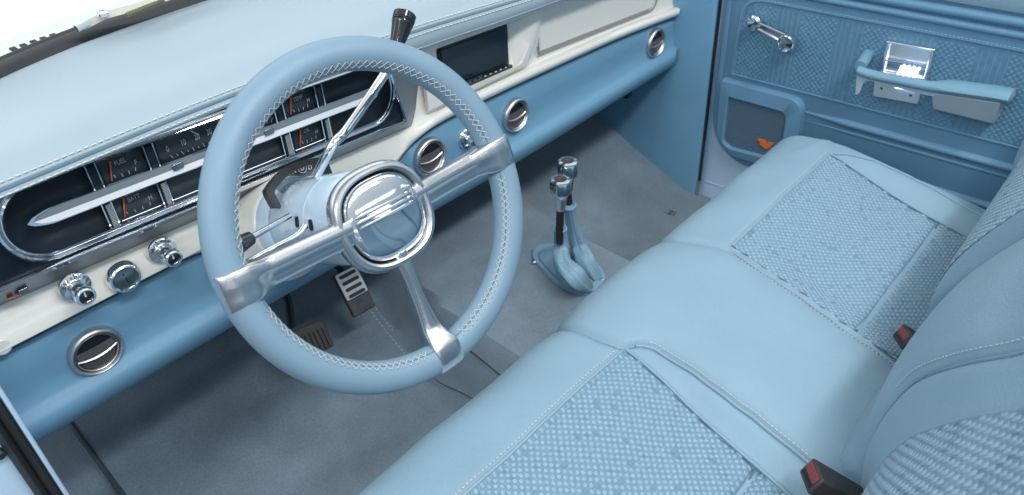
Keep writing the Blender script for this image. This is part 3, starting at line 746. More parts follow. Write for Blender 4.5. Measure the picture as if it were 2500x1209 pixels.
def fan(g, P):
    from mathutils.geometry import tessellate_polygon
    tr = tessellate_polygon([P]); n = len(P); d = V((.0022, 0, 0))
    g.add(P+[p+d for p in P], [tuple(t) for t in tr]+[tuple(n+i for i in t[::-1]) for t in tr]+[(i, (i+1) % n, n+(i+1) % n, n+i) for i in range(n)])
fan(g, bird(1866, 350, 1.0)); obj('emblem', g, orangeL, spk, flat=True, label='small orange winged emblem on the speaker grille')
# window crank
wc_ = MB(); b0 = Q(1848, 52, 0, 1.515); 
wc_.lathe(V((1.529, b0.y, b0.z)), (-1, 0, 0), [(.013, 0), (.013, .004), (.011, .012), (.011, .020), (.0165, .024), (.0165, .030), (.012, .034), (.001, .035)], 24); crank = obj('window_crank', wc_, chrome, door)
k0 = Q(1921, 105, 0, 1.49); b1 = V((1.500, b0.y, b0.z))
g = MB(); dv = V((0, k0.y-b0.y, k0.z-b0.z)).normalized(); pv = V((0, -dv.z, dv.y))
for s in (-1, 1): g.tube([b1+pv*.006*s, V((1.503, k0.y, k0.z))+pv*.0085*s-dv*.01], [.0035, .0035], 8)
g.box((b1+V((1.503, k0.y, k0.z)))/2+V((.001, 0, 0)), dv, pv, (1, 0, 0), (V((1.503, k0.y, k0.z))-b1).length/2-.006, .006, .0012); obj('crank_arm', g, chrome, crank)
g = MB(); g.lathe(V((1.507, k0.y, k0.z)), (-1, 0, 0), [(.010, 0), (.013, .004), (.0178, .014), (.0188, .020), (.0178, .0245), (.0155, .0255), (.0145, .023), (.002, .021)], 28); obj('knob', g, chrome, crank, sharp=30)
# armrest
XA = 1.475
arm = MB()
def Y(px, py, x=XA): p = Q(px, py, 0, x); return p
path = [Y(2088, 172), Y(2120, 184), Y(2180, 197), Y(2250, 211), Y(2300, 219), Y(2360, 228), Y(2430, 238), Y(2468, 246)]
path = [V(q) for q in catmull([tuple(p) for p in path], 4)]
rows = []
n = len(path)
for i, p in enumerate(path):
    t = i/(n-1); wide = .012+.010*sstep(.42, .60, t); rz = .009+.003*sstep(.42, .60, t)
    e = 1-.5*(1 if i in (0, n-1) else 0)
    cxx = p.x+wide*.4
    s2 = sstep(.46, .62, t); hx = .011+.013*s2
    rows.append([V((p.x-.004+hx-math.cos(a)*hx*e, p.y, p.z+math.sin(a)*rz*e)) for a in [2*math.pi*j/16 for j in range(16)]])
arm.grid(rows, closed=True); arm.cap(rows[0]); arm.cap(rows[-1])
armo = obj('armrest', arm, door_m if False else mat('armrest_leather', (.16, .31, .41), .4, bump=('noise', 500, .06), var=.03), door)
g = MB()    # returns to the door at both ends
for px, py in ((2096, 165),):
    p = Y(px, py)+V((.008, 0, 0)); g.tube([p, V((1.528, p.y+(.004 if px < 2200 else -.004), p.z+.008))], [.011, .012], 12)
obj('arm_return', g, MATS['armrest_leather'], armo)
g = MB()   # grip front below the padded bar
gp = [(2092, 178), (2100, 182), (2180, 200), (2262, 216), (2288, 224), (2285, 236), (2258, 232), (2180, 212), (2120, 196), (2108, 202), (2098, 228), (2088, 232)]
ring = [Y(px, py, XA+.006) for px, py in gp]
fan(g, ring); g2 = MB(); g2.add([p for p in g.v], g.f); obj('grip', g, pocket, armo, flat=True)
g = MB()   # pocket under the rear half
f0 = [Y(2272, 226, XA+.004), Y(2445, 252, XA+.004), Y(2425, 305, XA+.022), Y(2276, 268, XA+.022)]
k0_ = [V((1.529, p.y, p.z)) for p in f0]
g.grid([f0, k0_], closed=True); g.cap(f0); obj('pocket', g, pocket, armo, bevel=.004, seg=3)
# courtesy lamp on the door
XL = 1.515
lp = MB(); c4 = [Q(2163, 100, 0, XL), Q(2284, 121, 0, XL), Q(2263, 200, 0, XL), Q(2146, 180, 0, XL)]
dd = V((1.529-XL, 0, 0)); cen = sum(c4, V())/4
fr = [c+(c-cen)*.0 for c in c4]; inn = [cen+(c-cen)*.84 for c in c4]
lp.grid([[V((1.529, p.y, p.z)) for p in fr], fr, [p+V((0, 0, 0))*1 for p in inn], [p+V((.008, 0, 0)) for p in inn]], closed=True); lp.cap([p+V((.008, 0, 0)) for p in inn]); lamp = obj('courtesy_lamp', lp, lampchrome, door, bevel=.0025, seg=3)
g = MB(); g.tube([inn[0].lerp(inn[3], .55)+V((-.003, 0, 0)), inn[1].lerp(inn[2], .55)+V((-.003, 0, 0))], .0022, 8); obj('lamp_bar', g, chrome, lamp)
for k in range(4):
    t = .42+.125*k; a = inn[0].lerp(inn[3], .68).lerp(inn[1].lerp(inn[2], .68), t); b = inn[0].lerp(inn[3], .99).lerp(inn[1].lerp(inn[2], .99), t-.05)
    g = MB(); g.tube([a+V((-.001, 0, 0)), b+V((-.001, 0, 0))], .0017, 8); obj('led', g, led, lamp)
g = MB(); c5 = [Q(2134, 200, 0, XL+.004), Q(2248, 220, 0, XL+.004), Q(2240, 256, 0, XL+.004), Q(2130, 236, 0, XL+.004)]
g.prism([V((p.x, p.y, p.z)) for p in c5], V((.008, 0, 0))); lpl = obj('lamp_plate', g, pocket, lamp, bevel=.002)
g = MB()
for px, py in ((2152, 216), (2223, 233)): g.lathe(Q(px, py, 0, XL+.004), (-1, 0, 0), [(.0028, 0), (.0022, .001), (.001, .001)], 12)
obj('screw', g, steel_dark, lpl)
g = MB(); g.tube([Q(2185, 213, 0, XL+.002), Q(2235, 223, 0, XL+.002)], .0012, 6); obj('led', g, led, lamp)
# ================================================================== SEAT
seat = thing('bench_seat', 'blue leather bench seat with basket woven centre panels', 'bench seat', (.8, .3, .09))
PR = [(.02, .362), (.06, .366), (.12, .374), (.20, .387), (.28, .400), (.35, .411), (.42, .418), (.47, .418), (.505, .410), (.528, .392), (.539, .365), (.542, .32), (.538, .22), (.53, .10)]
PC = catmull(PR, 6)
XS1 = [(.0, .648), (.098, .650), (.137, .660), (.226, .672), (.322, .680), (.385, .681), (.405, .672), (.416, .650), (.45, .643), (.60, .636)]
XS2 = [(.0, .885), (.1, .893), (.2, .910), (.3, .925), (.413, .942), (.45, .932), (.50, .918), (.6, .915)]
def x1(y): return interp(y, XS1)
def x2(y): return interp(y, XS2)
DI = lambda y: (.205, interp(y, [(.0, .598), (.1, .604), (.19, .618), (.30, .635), (.413, .647)]))
PI_ = lambda y: (x2(y)+.009, interp(y, [(.0, 1.275), (.1, 1.284), (.2, 1.298), (.30, 1.312), (.413, 1.325)]))
PPR = [(.0, 1.325), (.12, 1.342), (.22, 1.362), (.30, 1.371), (.345, 1.368), (.39, 1.35), (.413, 1.325)]
def dish(x, y, sec):
    if sec == 'c': return 0
    if y > .413: return 0
    fr = sstep(.413, .27, y)
    if sec == 'd': l, r = DI(y); edge = x1(y)
    else: l, r = PI_(y); edge = interp(y, PPR)
    dep = .019*fr
    if x > r: return dep*(1-sstep(r-.004, max(edge, r+.004), x))
    if sec == 'p': return dep*sstep(l-.012, l+.07, x)
    return dep
def zoff(x, y, z, sec, xl, xr):
    dl = x-xl; dr = xr-x; o = 0
    crown = .010 if sec == 'c' else .004
    w = (xr-xl); u = dl/w; o += crown*(1-(2*u-1)**4)
    if sec in ('c', 'p'): o -= .007*math.exp(-(dl/.006)**2)
    if sec in ('c', 'd'): o -= .007*math.exp(-(dr/.006)**2)
    o -= dish(x, y, sec)
    if sec != 'c':
        l, r = DI(y) if sec == 'd' else PI_(y)
        if l < x < r and y < .41: o -= .004+.006*math.exp(-((y-.195)/.006)**2)
    o += .0016*math.sin(x*31+y*17)*math.sin(y*23+1.3)*(1 if sec != 'c' else .5)
    o += .0016*noise.noise(V((x*14, y*14, 3.1)))+.0006*noise.noise(V((x*45, y*45, 7.7)))
    e_ = min(dl, dr); o += .0013*math.exp(-e_/.02)*math.sin(y*95+2*math.sin(y*23))*(1 if y > .02 else 0)*(.6+.4*noise.noise(V((y*20, x*3, 0))))
    if sec == 'p': o += .003*math.exp(-(((y-.452)+(x-1.34)*.25)/.006)**2)*sstep(1.27, 1.34, x)
    return o
def normal2(i):
    a = PC[max(i-1, 0)]; b = PC[min(i+1, len(PC)-1)]; t = V((b[0]-a[0], b[1]-a[1], 0)).normalized(); return (-t.y, t.x)
def surf(x, y, sec):
    # height of the cushion top at x,y (only for the upward facing part)
    z = None
    for (a, b), (c, d) in zip(PC, PC[1:]):
        if a <= y <= c: z = b+(d-b)*(y-a)/max(1e-9, c-a); break
    if z is None: z = PC[0][1]
    xl, xr = {'d': (.17, x1(y)), 'c': (x1(y), x2(y)), 'p': (x2(y), 1.40)}[sec]
    return z+zoff(x, y, z, sec, xl, xr)
def cushion(sec, nx):
    rows = []
    for i, (y, z) in enumerate(PC):
        n2 = normal2(i); row = []
        xl, xr = {'d': (.17, x1(y)), 'c': (x1(y), x2(y)), 'p': (x2(y), 1.40)}[sec]
        us = [k/nx for k in range(nx+1)]
        row_x = [xl+(xr-xl)*u for u in us]
        for x in row_x:
            o = zoff(x, y, z, sec, xl, xr); e = 0
            if sec == 'p':
                q = max(0, .03-(xr-x)); e = .03-math.sqrt(max(0, .0009-q*q))
            if sec == 'd':
                q = max(0, .03-(x-xl)); e = .03-math.sqrt(max(0, .0009-q*q))
            row.append(V((x, y+n2[0]*(o-e), z+n2[1]*(o-e) if i < 45 else z+n2[1]*(o-e))))
        if sec == 'p': row += [V((xr+.002, y, min(z-.035, .34))), V((xr, y, .10))]
        if sec == 'd': row = [V((xl, y, .10)), V((xl-.002, y, min(z-.035, .34)))]+row
        rows.append(row)
    g = MB(); g.grid(rows); return obj('seat_cushion', g, leather, seat, sharp=75, label={'d': 'driver side seat cushion', 'c': 'plain leather middle cushion', 'p': 'passenger side seat cushion'}[sec])
cd = cushion('d', 110); cc_ = cushion('c', 60); cp_ = cushion('p', 110)
def weave(P, nu, nv, du, dv, name, parent, hgt=.0009, inside=None, mats=None):
    "P(i,j) gives surface point and normal in cell units"
    g = MB()
    for i in range(nu):
        for j in range(nv):
            if inside and not inside(i+.5, j+.5): continue
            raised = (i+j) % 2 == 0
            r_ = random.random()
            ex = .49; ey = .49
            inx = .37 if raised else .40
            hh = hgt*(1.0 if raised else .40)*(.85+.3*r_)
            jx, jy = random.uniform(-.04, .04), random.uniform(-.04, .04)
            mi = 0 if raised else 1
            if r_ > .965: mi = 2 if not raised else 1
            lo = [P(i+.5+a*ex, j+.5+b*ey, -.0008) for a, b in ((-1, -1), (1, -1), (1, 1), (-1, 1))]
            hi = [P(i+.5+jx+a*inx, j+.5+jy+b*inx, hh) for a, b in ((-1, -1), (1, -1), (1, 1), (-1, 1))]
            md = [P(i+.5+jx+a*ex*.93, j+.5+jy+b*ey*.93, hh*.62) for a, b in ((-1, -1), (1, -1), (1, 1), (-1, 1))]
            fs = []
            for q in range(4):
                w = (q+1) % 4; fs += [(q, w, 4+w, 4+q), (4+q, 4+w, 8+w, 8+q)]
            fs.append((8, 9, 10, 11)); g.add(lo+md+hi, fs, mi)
    return obj(name, g, mats or [weaveA, weaveB, weaveC], parent, sharp=80)
def insert(sec, lim, parent, cs):
    y1_ = .411; ymin = .055
    nv = int((y1_-ymin)/cs)
    l0 = min(lim(y)[0] for y in (.06, .2, .3, .41)); r0 = max(lim(y)[1] for y in (.06, .2, .3, .41)); nu = int((r0-l0)/cs)
    def P(i, j, h):
        y = y1_-j*cs; x = l0+i*cs; return V((x, y, surf(x, y, sec)+.002+h))
    def ins(i, j):
        y = y1_-j*cs; x = l0+i*cs; l, r = lim(y); return l+.001 < x < r-.001 and abs(y-.195) > .0024
    # backing sheet
    g = MB(); rows = []
    for j in range(61):
        y = y1_+.001-(y1_-ymin)*j/60; l, r = lim(y); rows.append([V((l+(r-l)*i/60, y, surf(l+.002+(r-l-.004)*i/60, y, sec)+.0022)) for i in range(61)])
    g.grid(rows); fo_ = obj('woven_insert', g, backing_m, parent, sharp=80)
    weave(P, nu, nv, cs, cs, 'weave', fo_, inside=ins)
    g = MB(); P1 = [V((l_, y, 0)) for l_, y in [(lim(y1_)[1]-(lim(y1_)[1]-lim(y1_)[0])*k/30, y1_+.003) for k in range(31)]]
    P1 = [V((p.x, p.y, surf(p.x, p.y+.002, sec)+.0012)) for p in P1]; g.tube(P1, .0028, 8)
    obj('piping', g, leather, fo_)
    g = MB(); P2 = [p+V((0, .0075, .0015)) for p in P1]; stitches(g, P2, .0042, .0022, .00055); obj('stitching', g, thread, fo_)
    g = MB(); sy = [y1_-(y1_-ymin)*k/30 for k in range(31)]
    g.tube([V((lim(y)[1]+.001, y, surf(lim(y)[1]+.003, y, sec)+.0012)) for y in sy], .0024, 6); obj('side_seam', g, leather, fo_)
    g = MB(); l, r = lim(.195); g.tube([V((l+(r-l)*k/20, .195, surf(l+(r-l)*k/20, .195, sec)+.0012)) for k in range(21)], .0014, 6); obj('cross_seam', g, groove_m, fo_)
    return fo_
insert('d', DI, cd, .0053); insert('p', PI_, cp_, .0053)
# piping between middle and driver cushion, plus stitches
g = MB(); ys = [.04+.0075*k for k in range(50)]
P = [V((x1(y)-.001, y, surf(x1(y)-.001, y, 'd')+.0035)) for y in ys if y < .412]
g.tube(P, .0026, 8); pp = obj('piping', g, leather, cd)
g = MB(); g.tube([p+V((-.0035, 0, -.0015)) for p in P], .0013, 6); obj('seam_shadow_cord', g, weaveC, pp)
g = MB(); P2 = [V((x1(y)+.006, y, surf(x1(y)+.006, y, 'c')+.0006)) for y in ys if y < .405]; stitches(g, P2, .0042, .0022, .0006); obj('stitching', g, thread, pp)
g = MB(); P = [V((x2(y), y, surf(x2(y)+.001, y, 'p')+.0035)) for y in ys if y < .412]; g.tube(P, .0022, 8); pp = obj('piping', g, leather, cp_)
g = MB(); P2 = [V((x2(y)-.006, y, surf(x2(y)-.006, y, 'c')+.0006)) for y in ys if y < .408]; stitches(g, P2, .0042, .0022, .0006); obj('stitching', g, thread, pp)
g = MB(); P = [V((interp(y, PPR), y, surf(interp(y, PPR), y, 'p')+.0010)) for y in ys if y < .412]
g.tube(P, .0026, 8); obj('piping', g, leather, cp_)
# backrests -----------------------------------------------------------
YB = [(.30, .075), (.36, .085), (.40, .090), (.44, .095), (.49, .092), (.55, .080), (.59, .066), (.65, .035), (.70, .003), (.80, -.05), (.92, -.10)]
XB = [(.30, .655), (.40, .668), (.49, .672), (.55, .668), (.60, .650), (.70, .602), (.80, .57), (.92, .55)]
XF = [(.30, .615), (.44, .604), (.55, .588), (.70, .54), (.80, .51), (.92, .48)]
def yb(z): return sinterp(z, YB)
def xb(z): return sinterp(z, XB)
def xf(z): return sinterp(z, XF)
ZB = [.33+.01*k for k in range(62)]
def ydr(x, z):
    e = xb(z); f = xf(z); o = 0
    if x > f: o = -.026*(1-sstep(f-.005, e, x))
    else: o = -.026+.004*math.sin((f-x)*8)
    q = max(0, .02-(e-x)); o -= (.02-math.sqrt(max(0, .0004-q*q)))*.6
    return yb(z)+o
g = MB(); rows = []
for z in ZB:
    e = xb(z); row = [V((.19, yb(z)-.14, z)), V((.20, yb(z)-.03, z))]+[V((x, ydr(x, z), z)) for x in [.22+(e-.22)*k/70 for k in range(71)]]+[V((e, yb(z)-.03, z)), V((e, yb(z)-.14, z))]
    rows.append(row)
g.grid(rows); g.cap(rows[-1]); bd = obj('backrest', g, leather, seat, sharp=80, label='driver side backrest')
def bweave(fx0, fx1, yfun, z0, z1, parent, cs):
    nu = int(.46/cs); nv = int((z1-z0)/cs)
    l0 = fx0(.5)
    def P(i, j, h):
        z = z0+j*cs; x = l0+i*cs; return V((x, yfun(x, z)+.0015+h, z))
    def ins(i, j):
        z = z0+j*cs; x = l0+i*cs; return fx0(z) < x < fx1(z)
    g = MB(); rows = []
    for j in range(50):
        z = z0+(z1-z0)*j/49; a, b = fx0(z), fx1(z); rows.append([V((a+(b-a)*i/50, yfun(a+(b-a)*i/50, z)+.0016, z)) for i in range(51)])
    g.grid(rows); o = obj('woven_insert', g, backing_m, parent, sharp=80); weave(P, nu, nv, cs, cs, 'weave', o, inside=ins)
bweave(lambda z: .25, lambda z: xf(z), ydr, .37, .90, bd, .0062)
g = MB(); g.tube([V((xf(z)+.001, ydr(xf(z)+.001, z)+.0008, z)) for z in ZB], .0026, 6); obj('insert_seam', g, leather, bd)
g = MB(); P = [V((xb(z)+.001, yb(z)-.008, z)) for z in ZB]; g.tube(P, .0030, 8); pp = obj('piping', g, leather, bd)
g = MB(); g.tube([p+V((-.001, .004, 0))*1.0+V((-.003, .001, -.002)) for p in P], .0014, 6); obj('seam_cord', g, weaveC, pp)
def ycb(x, z):
    a, b = xb(z)+.002, .892-.02*sstep(.5, .9, z); u = (x-a)/(b-a); u = max(0, min(1, u))
    lo = .03*math.exp(-((z-.36)/.045)**2)
    return yb(z)+.006+.012*(1-(2*u-1)**2)-.0+lo-.020*max(0, (u-.86)/.14)**2-.014*max(0, (.10-u)/.10)**2
g = MB(); rows = []
for z in ZB:
    a, b = xb(z)+.002, .892-.02*sstep(.5, .9, z)
    rows.append([V((a, yb(z)-.14, z))]+[V((a+(b-a)*k/40, ycb(a+(b-a)*k/40, z), z)) for k in range(41)]+[V((b, yb(z)-.14, z))])
g.grid(rows); g.cap(rows[-1]); bc = obj('backrest', g, leather, seat, sharp=80, label='plain leather middle backrest')
g = MB(); stitches(g, [V((xb(z)+.012, ycb(xb(z)+.012, z)+.0008, z)) for z in ZB if z > .52], .0042, .0022, .0006); obj('stitching', g, thread, bc)
def ypb(x, z):
    base = yb(z)+.020+.02*sstep(.40, .55, z); l, r = .905, 1.395
    o = 0
    if x > 1.31: o = .016*sstep(1.31, 1.37, x)
    q = max(0, .03-(r-x)); o -= (.03-math.sqrt(max(0, .0009-q*q)))
    return base-.012+o
g = MB(); rows = []
for z in ZB: rows.append([V((.895, yb(z)-.14, z))]+[V((.897+(1.395-.897)*k/60, ypb(.897+(1.395-.897)*k/60, z), z)) for k in range(61)]+[V((1.398, yb(z)-.14, z))])
g.grid(rows); g.cap(rows[-1]); bp_ = obj('backrest', g, leather, seat, sharp=80, label='passenger side backrest')
bweave(lambda z: .905, lambda z: 1.325, ypb, .37, .90, bp_, .0062)
# buckles
def buckle(pos, ez, ex, label):
    t = thing('seat_belt_buckle', label, 'seat belt buckle', tuple(pos), 'seat belt buckles')
    ez = V(ez).normalized(); ex = V(ex); ex = (ex-ez*ex.dot(ez)).normalized(); ey = ez.cross(ex)
    g = MB(); g.box(pos, ex, ey, ez, .0185, .0125, .036); obj('housing', g, mat('buckle_black', (.035, .03, .03), .5, bump=('noise', 400, .1), var=.1) if 'buckle_black' not in MATS else MATS['buckle_black'], t, bevel=.003)
    g = MB(); g.box(pos+ez*.0353-ey*.004, ex, ey, ez, .0145, .0052, .0022); obj('release_button', g, red, t, bevel=.001)
    g = MB(); g.box(pos+ez*.0360+ey*.0055, ex, ey, ez, .0135, .0016, .0006); obj('tongue_slot', g, void_m, t)
    g = MB(); g.box(pos-ez*.045, ex, ey, ez, .009, .003, .02); obj('strap', g, black, t)
    return t
c0 = Q(2228, 832, 0, .925); buckle(c0+V((.004, -.014, -.010)), (-.30, .62, .42), (.7, .1, -.35), 'black belt buckle with red button on the passenger side woven cushion')
c1 = Q(2010, 1185, 0, .60); buckle(c1+V((.006, -.012, -.004)), (-.35, .60, .45), (.7, .1, -.35), 'black belt buckle with red button at the lower edge, by the driver side backrest')
# ================================================================== TRANSFER SHIFTERS + BOOT
boot_m = mat('boot_leather', (.185, .315, .415), .5, bump=('noise', 90, .25), var=.06, vscale=30, spec=.35)
BZ = .262
bc0 = hit(1388, 665, floor_z); 
boot = thing('shifter_boot', 'blue leather double shifter boot screwed to the floor tunnel', 'shifter boot', tuple(bc0))
BP = [(1300, 618), (1312, 605), (1340, 601), (1375, 603), (1420, 620), (1455, 645), (1476, 672), (1477, 690), (1455, 710), (1425, 722), (1395, 716), (1350, 690), (1315, 655), (1300, 635)]
ring0 = [hit(px, py, floor_z) for px, py in BP]; cenb = sum(ring0, V())/len(ring0)
ring0 = [V(q) for q in catmull([tuple(p) for p in ring0+[ring0[0]]], 5)][:-1]
def rs_(k, dz): return [V((cenb.x+(p.x-cenb.x)*k, cenb.y+(p.y-cenb.y)*k, floor_z(cenb.x+(p.x-cenb.x)*k, cenb.y+(p.y-cenb.y)*k)+dz)) for p in ring0]
g = MB(); g.grid([rs_(1.0, -.003), rs_(1.0, .004), rs_(.97, .0065), rs_(.84, .007), rs_(.81, .004), rs_(.78, .008), rs_(.6, .014), rs_(.3, .02), rs_(.01, .02)], closed=True); obj('base_flange', g, boot_m, boot)
for px, py in ((1303, 640), (1346, 609), (1469, 683), (1430, 716)):
    p = hit(px, py, lambda x, y: floor_z(x, y)+.007); g = MB(); g.lathe(p, (0, 0, 1), [(.0048, -.001), (.0045, .0015), (.0025, .0028), (.0005, .003)], 14); obj('screw', g, chrome, boot)
def sleeve(tops, base, radii, name='sleeve'):
    pth = catmull([tuple(p) for p in tops+base], 7); n = len(pth)
    rad = [sinterp(i/(n-1), radii) for i in range(n)]
    rad = [r*(1+.025*math.sin(i*1.3)*min(1, i/8)) for i, r in enumerate(rad)]
    g = MB(); path = [V(p) for p in pth]; rows = []
    up = V((1, 0, 0))
    for i, p in enumerate(path):
        t = (path[min(i+1, n-1)]-path[max(i-1, 0)]).normalized(); a = (up-t*up.dot(t)).normalized(); b = t.cross(a); up = a
        rows.append([p+(a*math.cos(q)+b*math.sin(q))*rad[i]*(1+.10*math.sin(4*q+i*.10)*min(1, i/10)+.05*math.sin(7*q-i*.4)*min(1, i/10)) for q in [2*math.pi*j/28 for j in range(28)]])
    g.grid(rows, closed=True); g.cap(rows[0]); o = obj(name, g, boot_m, boot)
    g = MB(); sp_ = [r[0]+(r[0]-path[i])*.03 for i, r in enumerate(rows)]
    g2 = MB(); d = ray(1390, 640).normalized()
    k = max(range(28), key=lambda j: -(rows[6][j]-path[6]).dot(d))
    for off in (-1, 1): stitches(g2, [r[(k+off) % 28]+(r[(k+off) % 28]-path[i])*.05 for i, r in enumerate(rows)], .004, .002, .0005)
    obj('stitching', g2, threadb, o)
    g3 = MB(); g3.tube([rows[0][j] for j in range(28)]+[rows[0][0]], .0022, 6); obj('collar_hem', g3, boot_m, o)
    return o
bz = V((cenb.x, cenb.y, floor_z(cenb.x, cenb.y)))
b1_ = hit(1436, 704, lambda x, y: floor_z(x, y)+.004); b2_ = hit(1460, 684, lambda x, y: floor_z(x, y)+.004)
y1s = cenb.y-.01; 
T1 = [Q(1367, 558, 1, y1s), Q(1369, 600, 1, y1s), Q(1375, 645, 1, y1s-.02), Q(1402, 680, 1, y1s-.05)]
sleeve(T1, [b1_], [(0, .0115), (.2, .0125), (.5, .0185), (.75, .0215), (1, .011)])
T2 = [Q(1390, 503, 1, y1s+.01), Q(1398, 550, 1, y1s+.01), Q(1413, 600, 1, y1s-.0), Q(1432, 640, 1, y1s-.03)]
sleeve(T2, [b2_], [(0, .0110), (.2, .0118), (.5, .0165), (.75, .0185), (1, .009)])
def shifter(px0, py0, pxs, pys, pyt, yv, label):
    base = Q(px0, py0, 1, yv); t = thing('transfer_shifter', label, 'gear shifter', tuple(base), 'chrome transfer case shifters')
    top = Q(pxs, pyt, 1, yv); neck = Q(pxs, pys, 1, yv); ax = (top-neck).normalized(); ln = (top-neck).length
    g = MB(); g.tube([base-V((0, 0, .03)), base, neck], .0072, 12); obj('lever_rod', g, black, t)
    g = MB(); n = 40
    prof = [(.0080, 0), (.0095, ln*.08), (.0120, ln*.40), (.0150, ln*.50), (.0178, ln*.57), (.0186, ln*.62), (.0188, ln*.92), (.0178, ln*.98), (.0150, ln*1.0)]
    a = ax.cross(V((0, 1, 0))).normalized(); b = ax.cross(a); rows = []
    for r, h in prof:
        k = sstep(.013, .018, r); rows.append([neck+ax*h+(a*math.cos(q)+b*math.sin(q))*r*(1-.07*k*(.5+.5*math.cos(8*q))) for q in [2*math.pi*j/n for j in range(n)]])
    g.grid(rows, closed=True); g.cap(rows[-1]); g.cap(rows[0]); kn = obj('knob', g, chrome, t, sharp=40)
    g = MB(); g.lathe(neck+ax*ln, ax, [(.0112, .0002), (.0110, .0007), (.001, .0008)], 24); ci = obj('badge', g, blackg, kn)
    g = MB(); c = neck+ax*(ln+.0010)
    P = [c+a*x+b*y for x, y in ((-.007, .0), (-.001, -.003), (.006, -.002), (.002, .0), (.007, .003), (.0, .0015))]
    fanP = [p for p in P]; g.add(fanP, [(0, 1, 5), (1, 2, 3, 5), (3, 4, 5)]); obj('badge_mark', g, red, ci, flat=True)
    return t
shifter(1390, 505, 1386, 470, 392, y1s+.015, 'rear chrome topped transfer shifter, the one with its knob higher up')
shifter(1366, 560, 1368, 512, 437, y1s-.005, 'front chrome topped transfer shifter, with a visible black rod and lower knob')
# ================================================================== PEDALS
bp = thing('brake_pedal', 'dark ribbed rubber brake pedal under the dashboard', 'pedal', tuple(Q(745, 825, 1, .95)))
yB = .95; tl, tr, br_, bl_ = Q(690, 816, 1, yB+.02), Q(775, 786, 1, yB+.02), Q(806, 846, 1, yB-.015), Q(733, 888, 1, yB-.015)
exv = ((tr-tl)+(br_-bl_)).normalized(); dn = ((bl_-tl)+(br_-tr)); dn = (dn-exv*dn.dot(exv)); hD = dn.length/4; dn.normalize(); nn = exv.cross(dn); 
if nn.dot(CAM-tl) < 0: nn = -nn
cB = (tl+tr+br_+bl_)/4; hW = .044
g = MB(); P = rpoly([(-hW, hD), (-hW*1.0, -hD*.8), (-hW*.6, -hD), (hW*.8, -hD), (hW, -hD*.7), (hW, hD)], .006)
g.prism([cB+exv*a+dn*b for a, b in P], -nn*.010); pdl = obj('pad', g, padrub, bp, bevel=.002)
g = MB()
for k in range(9): g.box(cB+exv*(-hW*.82+k*hW*.205)+dn*hD*.22+nn*.0015, exv, dn, nn, .0022, hD*.68, .0022)
obj('ribs', g, padrub, pdl, bevel=.0006)
g = MB(); g.box(cB+nn*.0005, exv, dn, nn, .001, .001, .0001)
g = MB(); pa = Q(712, 800, 1, yB+.025); pb = Q(704, 735, 1, yB+.03); pc = pb+V((-.005, .03, .15)); g.tube([pa, pb, pc], .008, 8, ell=.5); obj('pedal_arm', g, blackg, bp)
gp_ = thing('gas_pedal', 'slotted metal and black accelerator pedal right of the brake', 'pedal', tuple(Q(862, 715, 1, .95)))
tl, tr, br_, bl_ = Q(823, 672, 1, .975), Q(880, 650, 1, .975), Q(907, 742, 1, .93), Q(857, 778, 1, .93)
exv = ((tr-tl)+(br_-bl_)).normalized(); dn = ((bl_-tl)+(br_-tr)); dn = (dn-exv*dn.dot(exv)); hD = dn.length/4*1.12; dn.normalize(); nn = exv.cross(dn)
if nn.dot(CAM-tl) < 0: nn = -nn
cG = (tl+tr+br_+bl_)/4; hW = .0245
g = MB(); g.prism([cG+exv*a+dn*b for a, b in rpoly([(-hW, hD), (-hW, -hD), (hW, -hD), (hW, hD)], .004)], -nn*.010); pdl = obj('pad', g, padrub, gp_, bevel=.0015)
g = MB(); g.prism([cG+exv*a+dn*b+nn*.0025 for a, b in rpoly([(-hW*.97, hD*.25), (-hW*.97, -hD*.98), (hW*.97, -hD*.98), (hW*.97, hD*.25)], .003)], -nn*.002); mp = obj('metal_plate', g, satin, pdl, bevel=.0008)
g = MB(); g.prism([cG+exv*a+dn*b+nn*.0012 for a, b in rpoly([(-hW*.97, hD*.98), (-hW*.97, hD*.28), (hW*.97, hD*.28), (hW*.97, hD*.98)], .003)], -nn*.002); obj('lower_plate', g, steel_dark, pdl, bevel=.0008)
for k in range(4):
    q = -.78+.30*k; g = MB(); g.prism([cG+exv*a+dn*(b+hD*q)+nn*.0034 for a, b in rrect(0, 0, hW*.74, .0034, .0032)], -nn*.001); obj('rubber_slot', g, black, mp)
g = MB(); pa = cG-nn*.006-dn*hD*.5; g.tube([pa, pa+V((0, .05, .04)), pa+V((.0, .10, .12))], .006, 8); obj('pedal_arm', g, blackg, gp_)
# ================================================================== COWL, WINDSHIELD
sx = [-.05+.025*k for k in range(65)]
seal = MB(); rows = []
for x in sx:
    y = wy(x); rows.append([V((x, y-.014, ZW-.006)), V((x, y-.010, ZW+.004)), V((x, y+.002, ZW+.010)), V((x, y+.009, ZW+.011)), V((x, y+.012, ZW+.008)), V((x, y+.016, ZW+.012)), V((x, y+.020, ZW+.012)), V((x, y+.024, ZW+.009)), V((x, y+.0255, ZW+.0)), V((x, y+.0255, ZW-.02)), V((x, y-.014, ZW-.02))])
seal.grid(rows, closed=True)
wsh = thing('windshield', 'windshield glass in a thick black rubber seal at the front of the dash', 'windshield', (.78, 1.1, .8))
obj('rubber_seal', seal, rubber, wsh, sharp=50)
g = MB(); g.grid([[V((x, wy(x)+.022, ZW+.012)) for x in sx], [V((x, wy(x)-.10-.02, ZW+.25)) for x in sx], [V((x, wy(x)-.24, ZW+.50)) for x in sx]]); obj('glass', g, glass, wsh)
hood = thing('cowl_and_hood', 'pale painted cowl and hood seen through the windshield', 'hood', (.78, 1.4, .78))
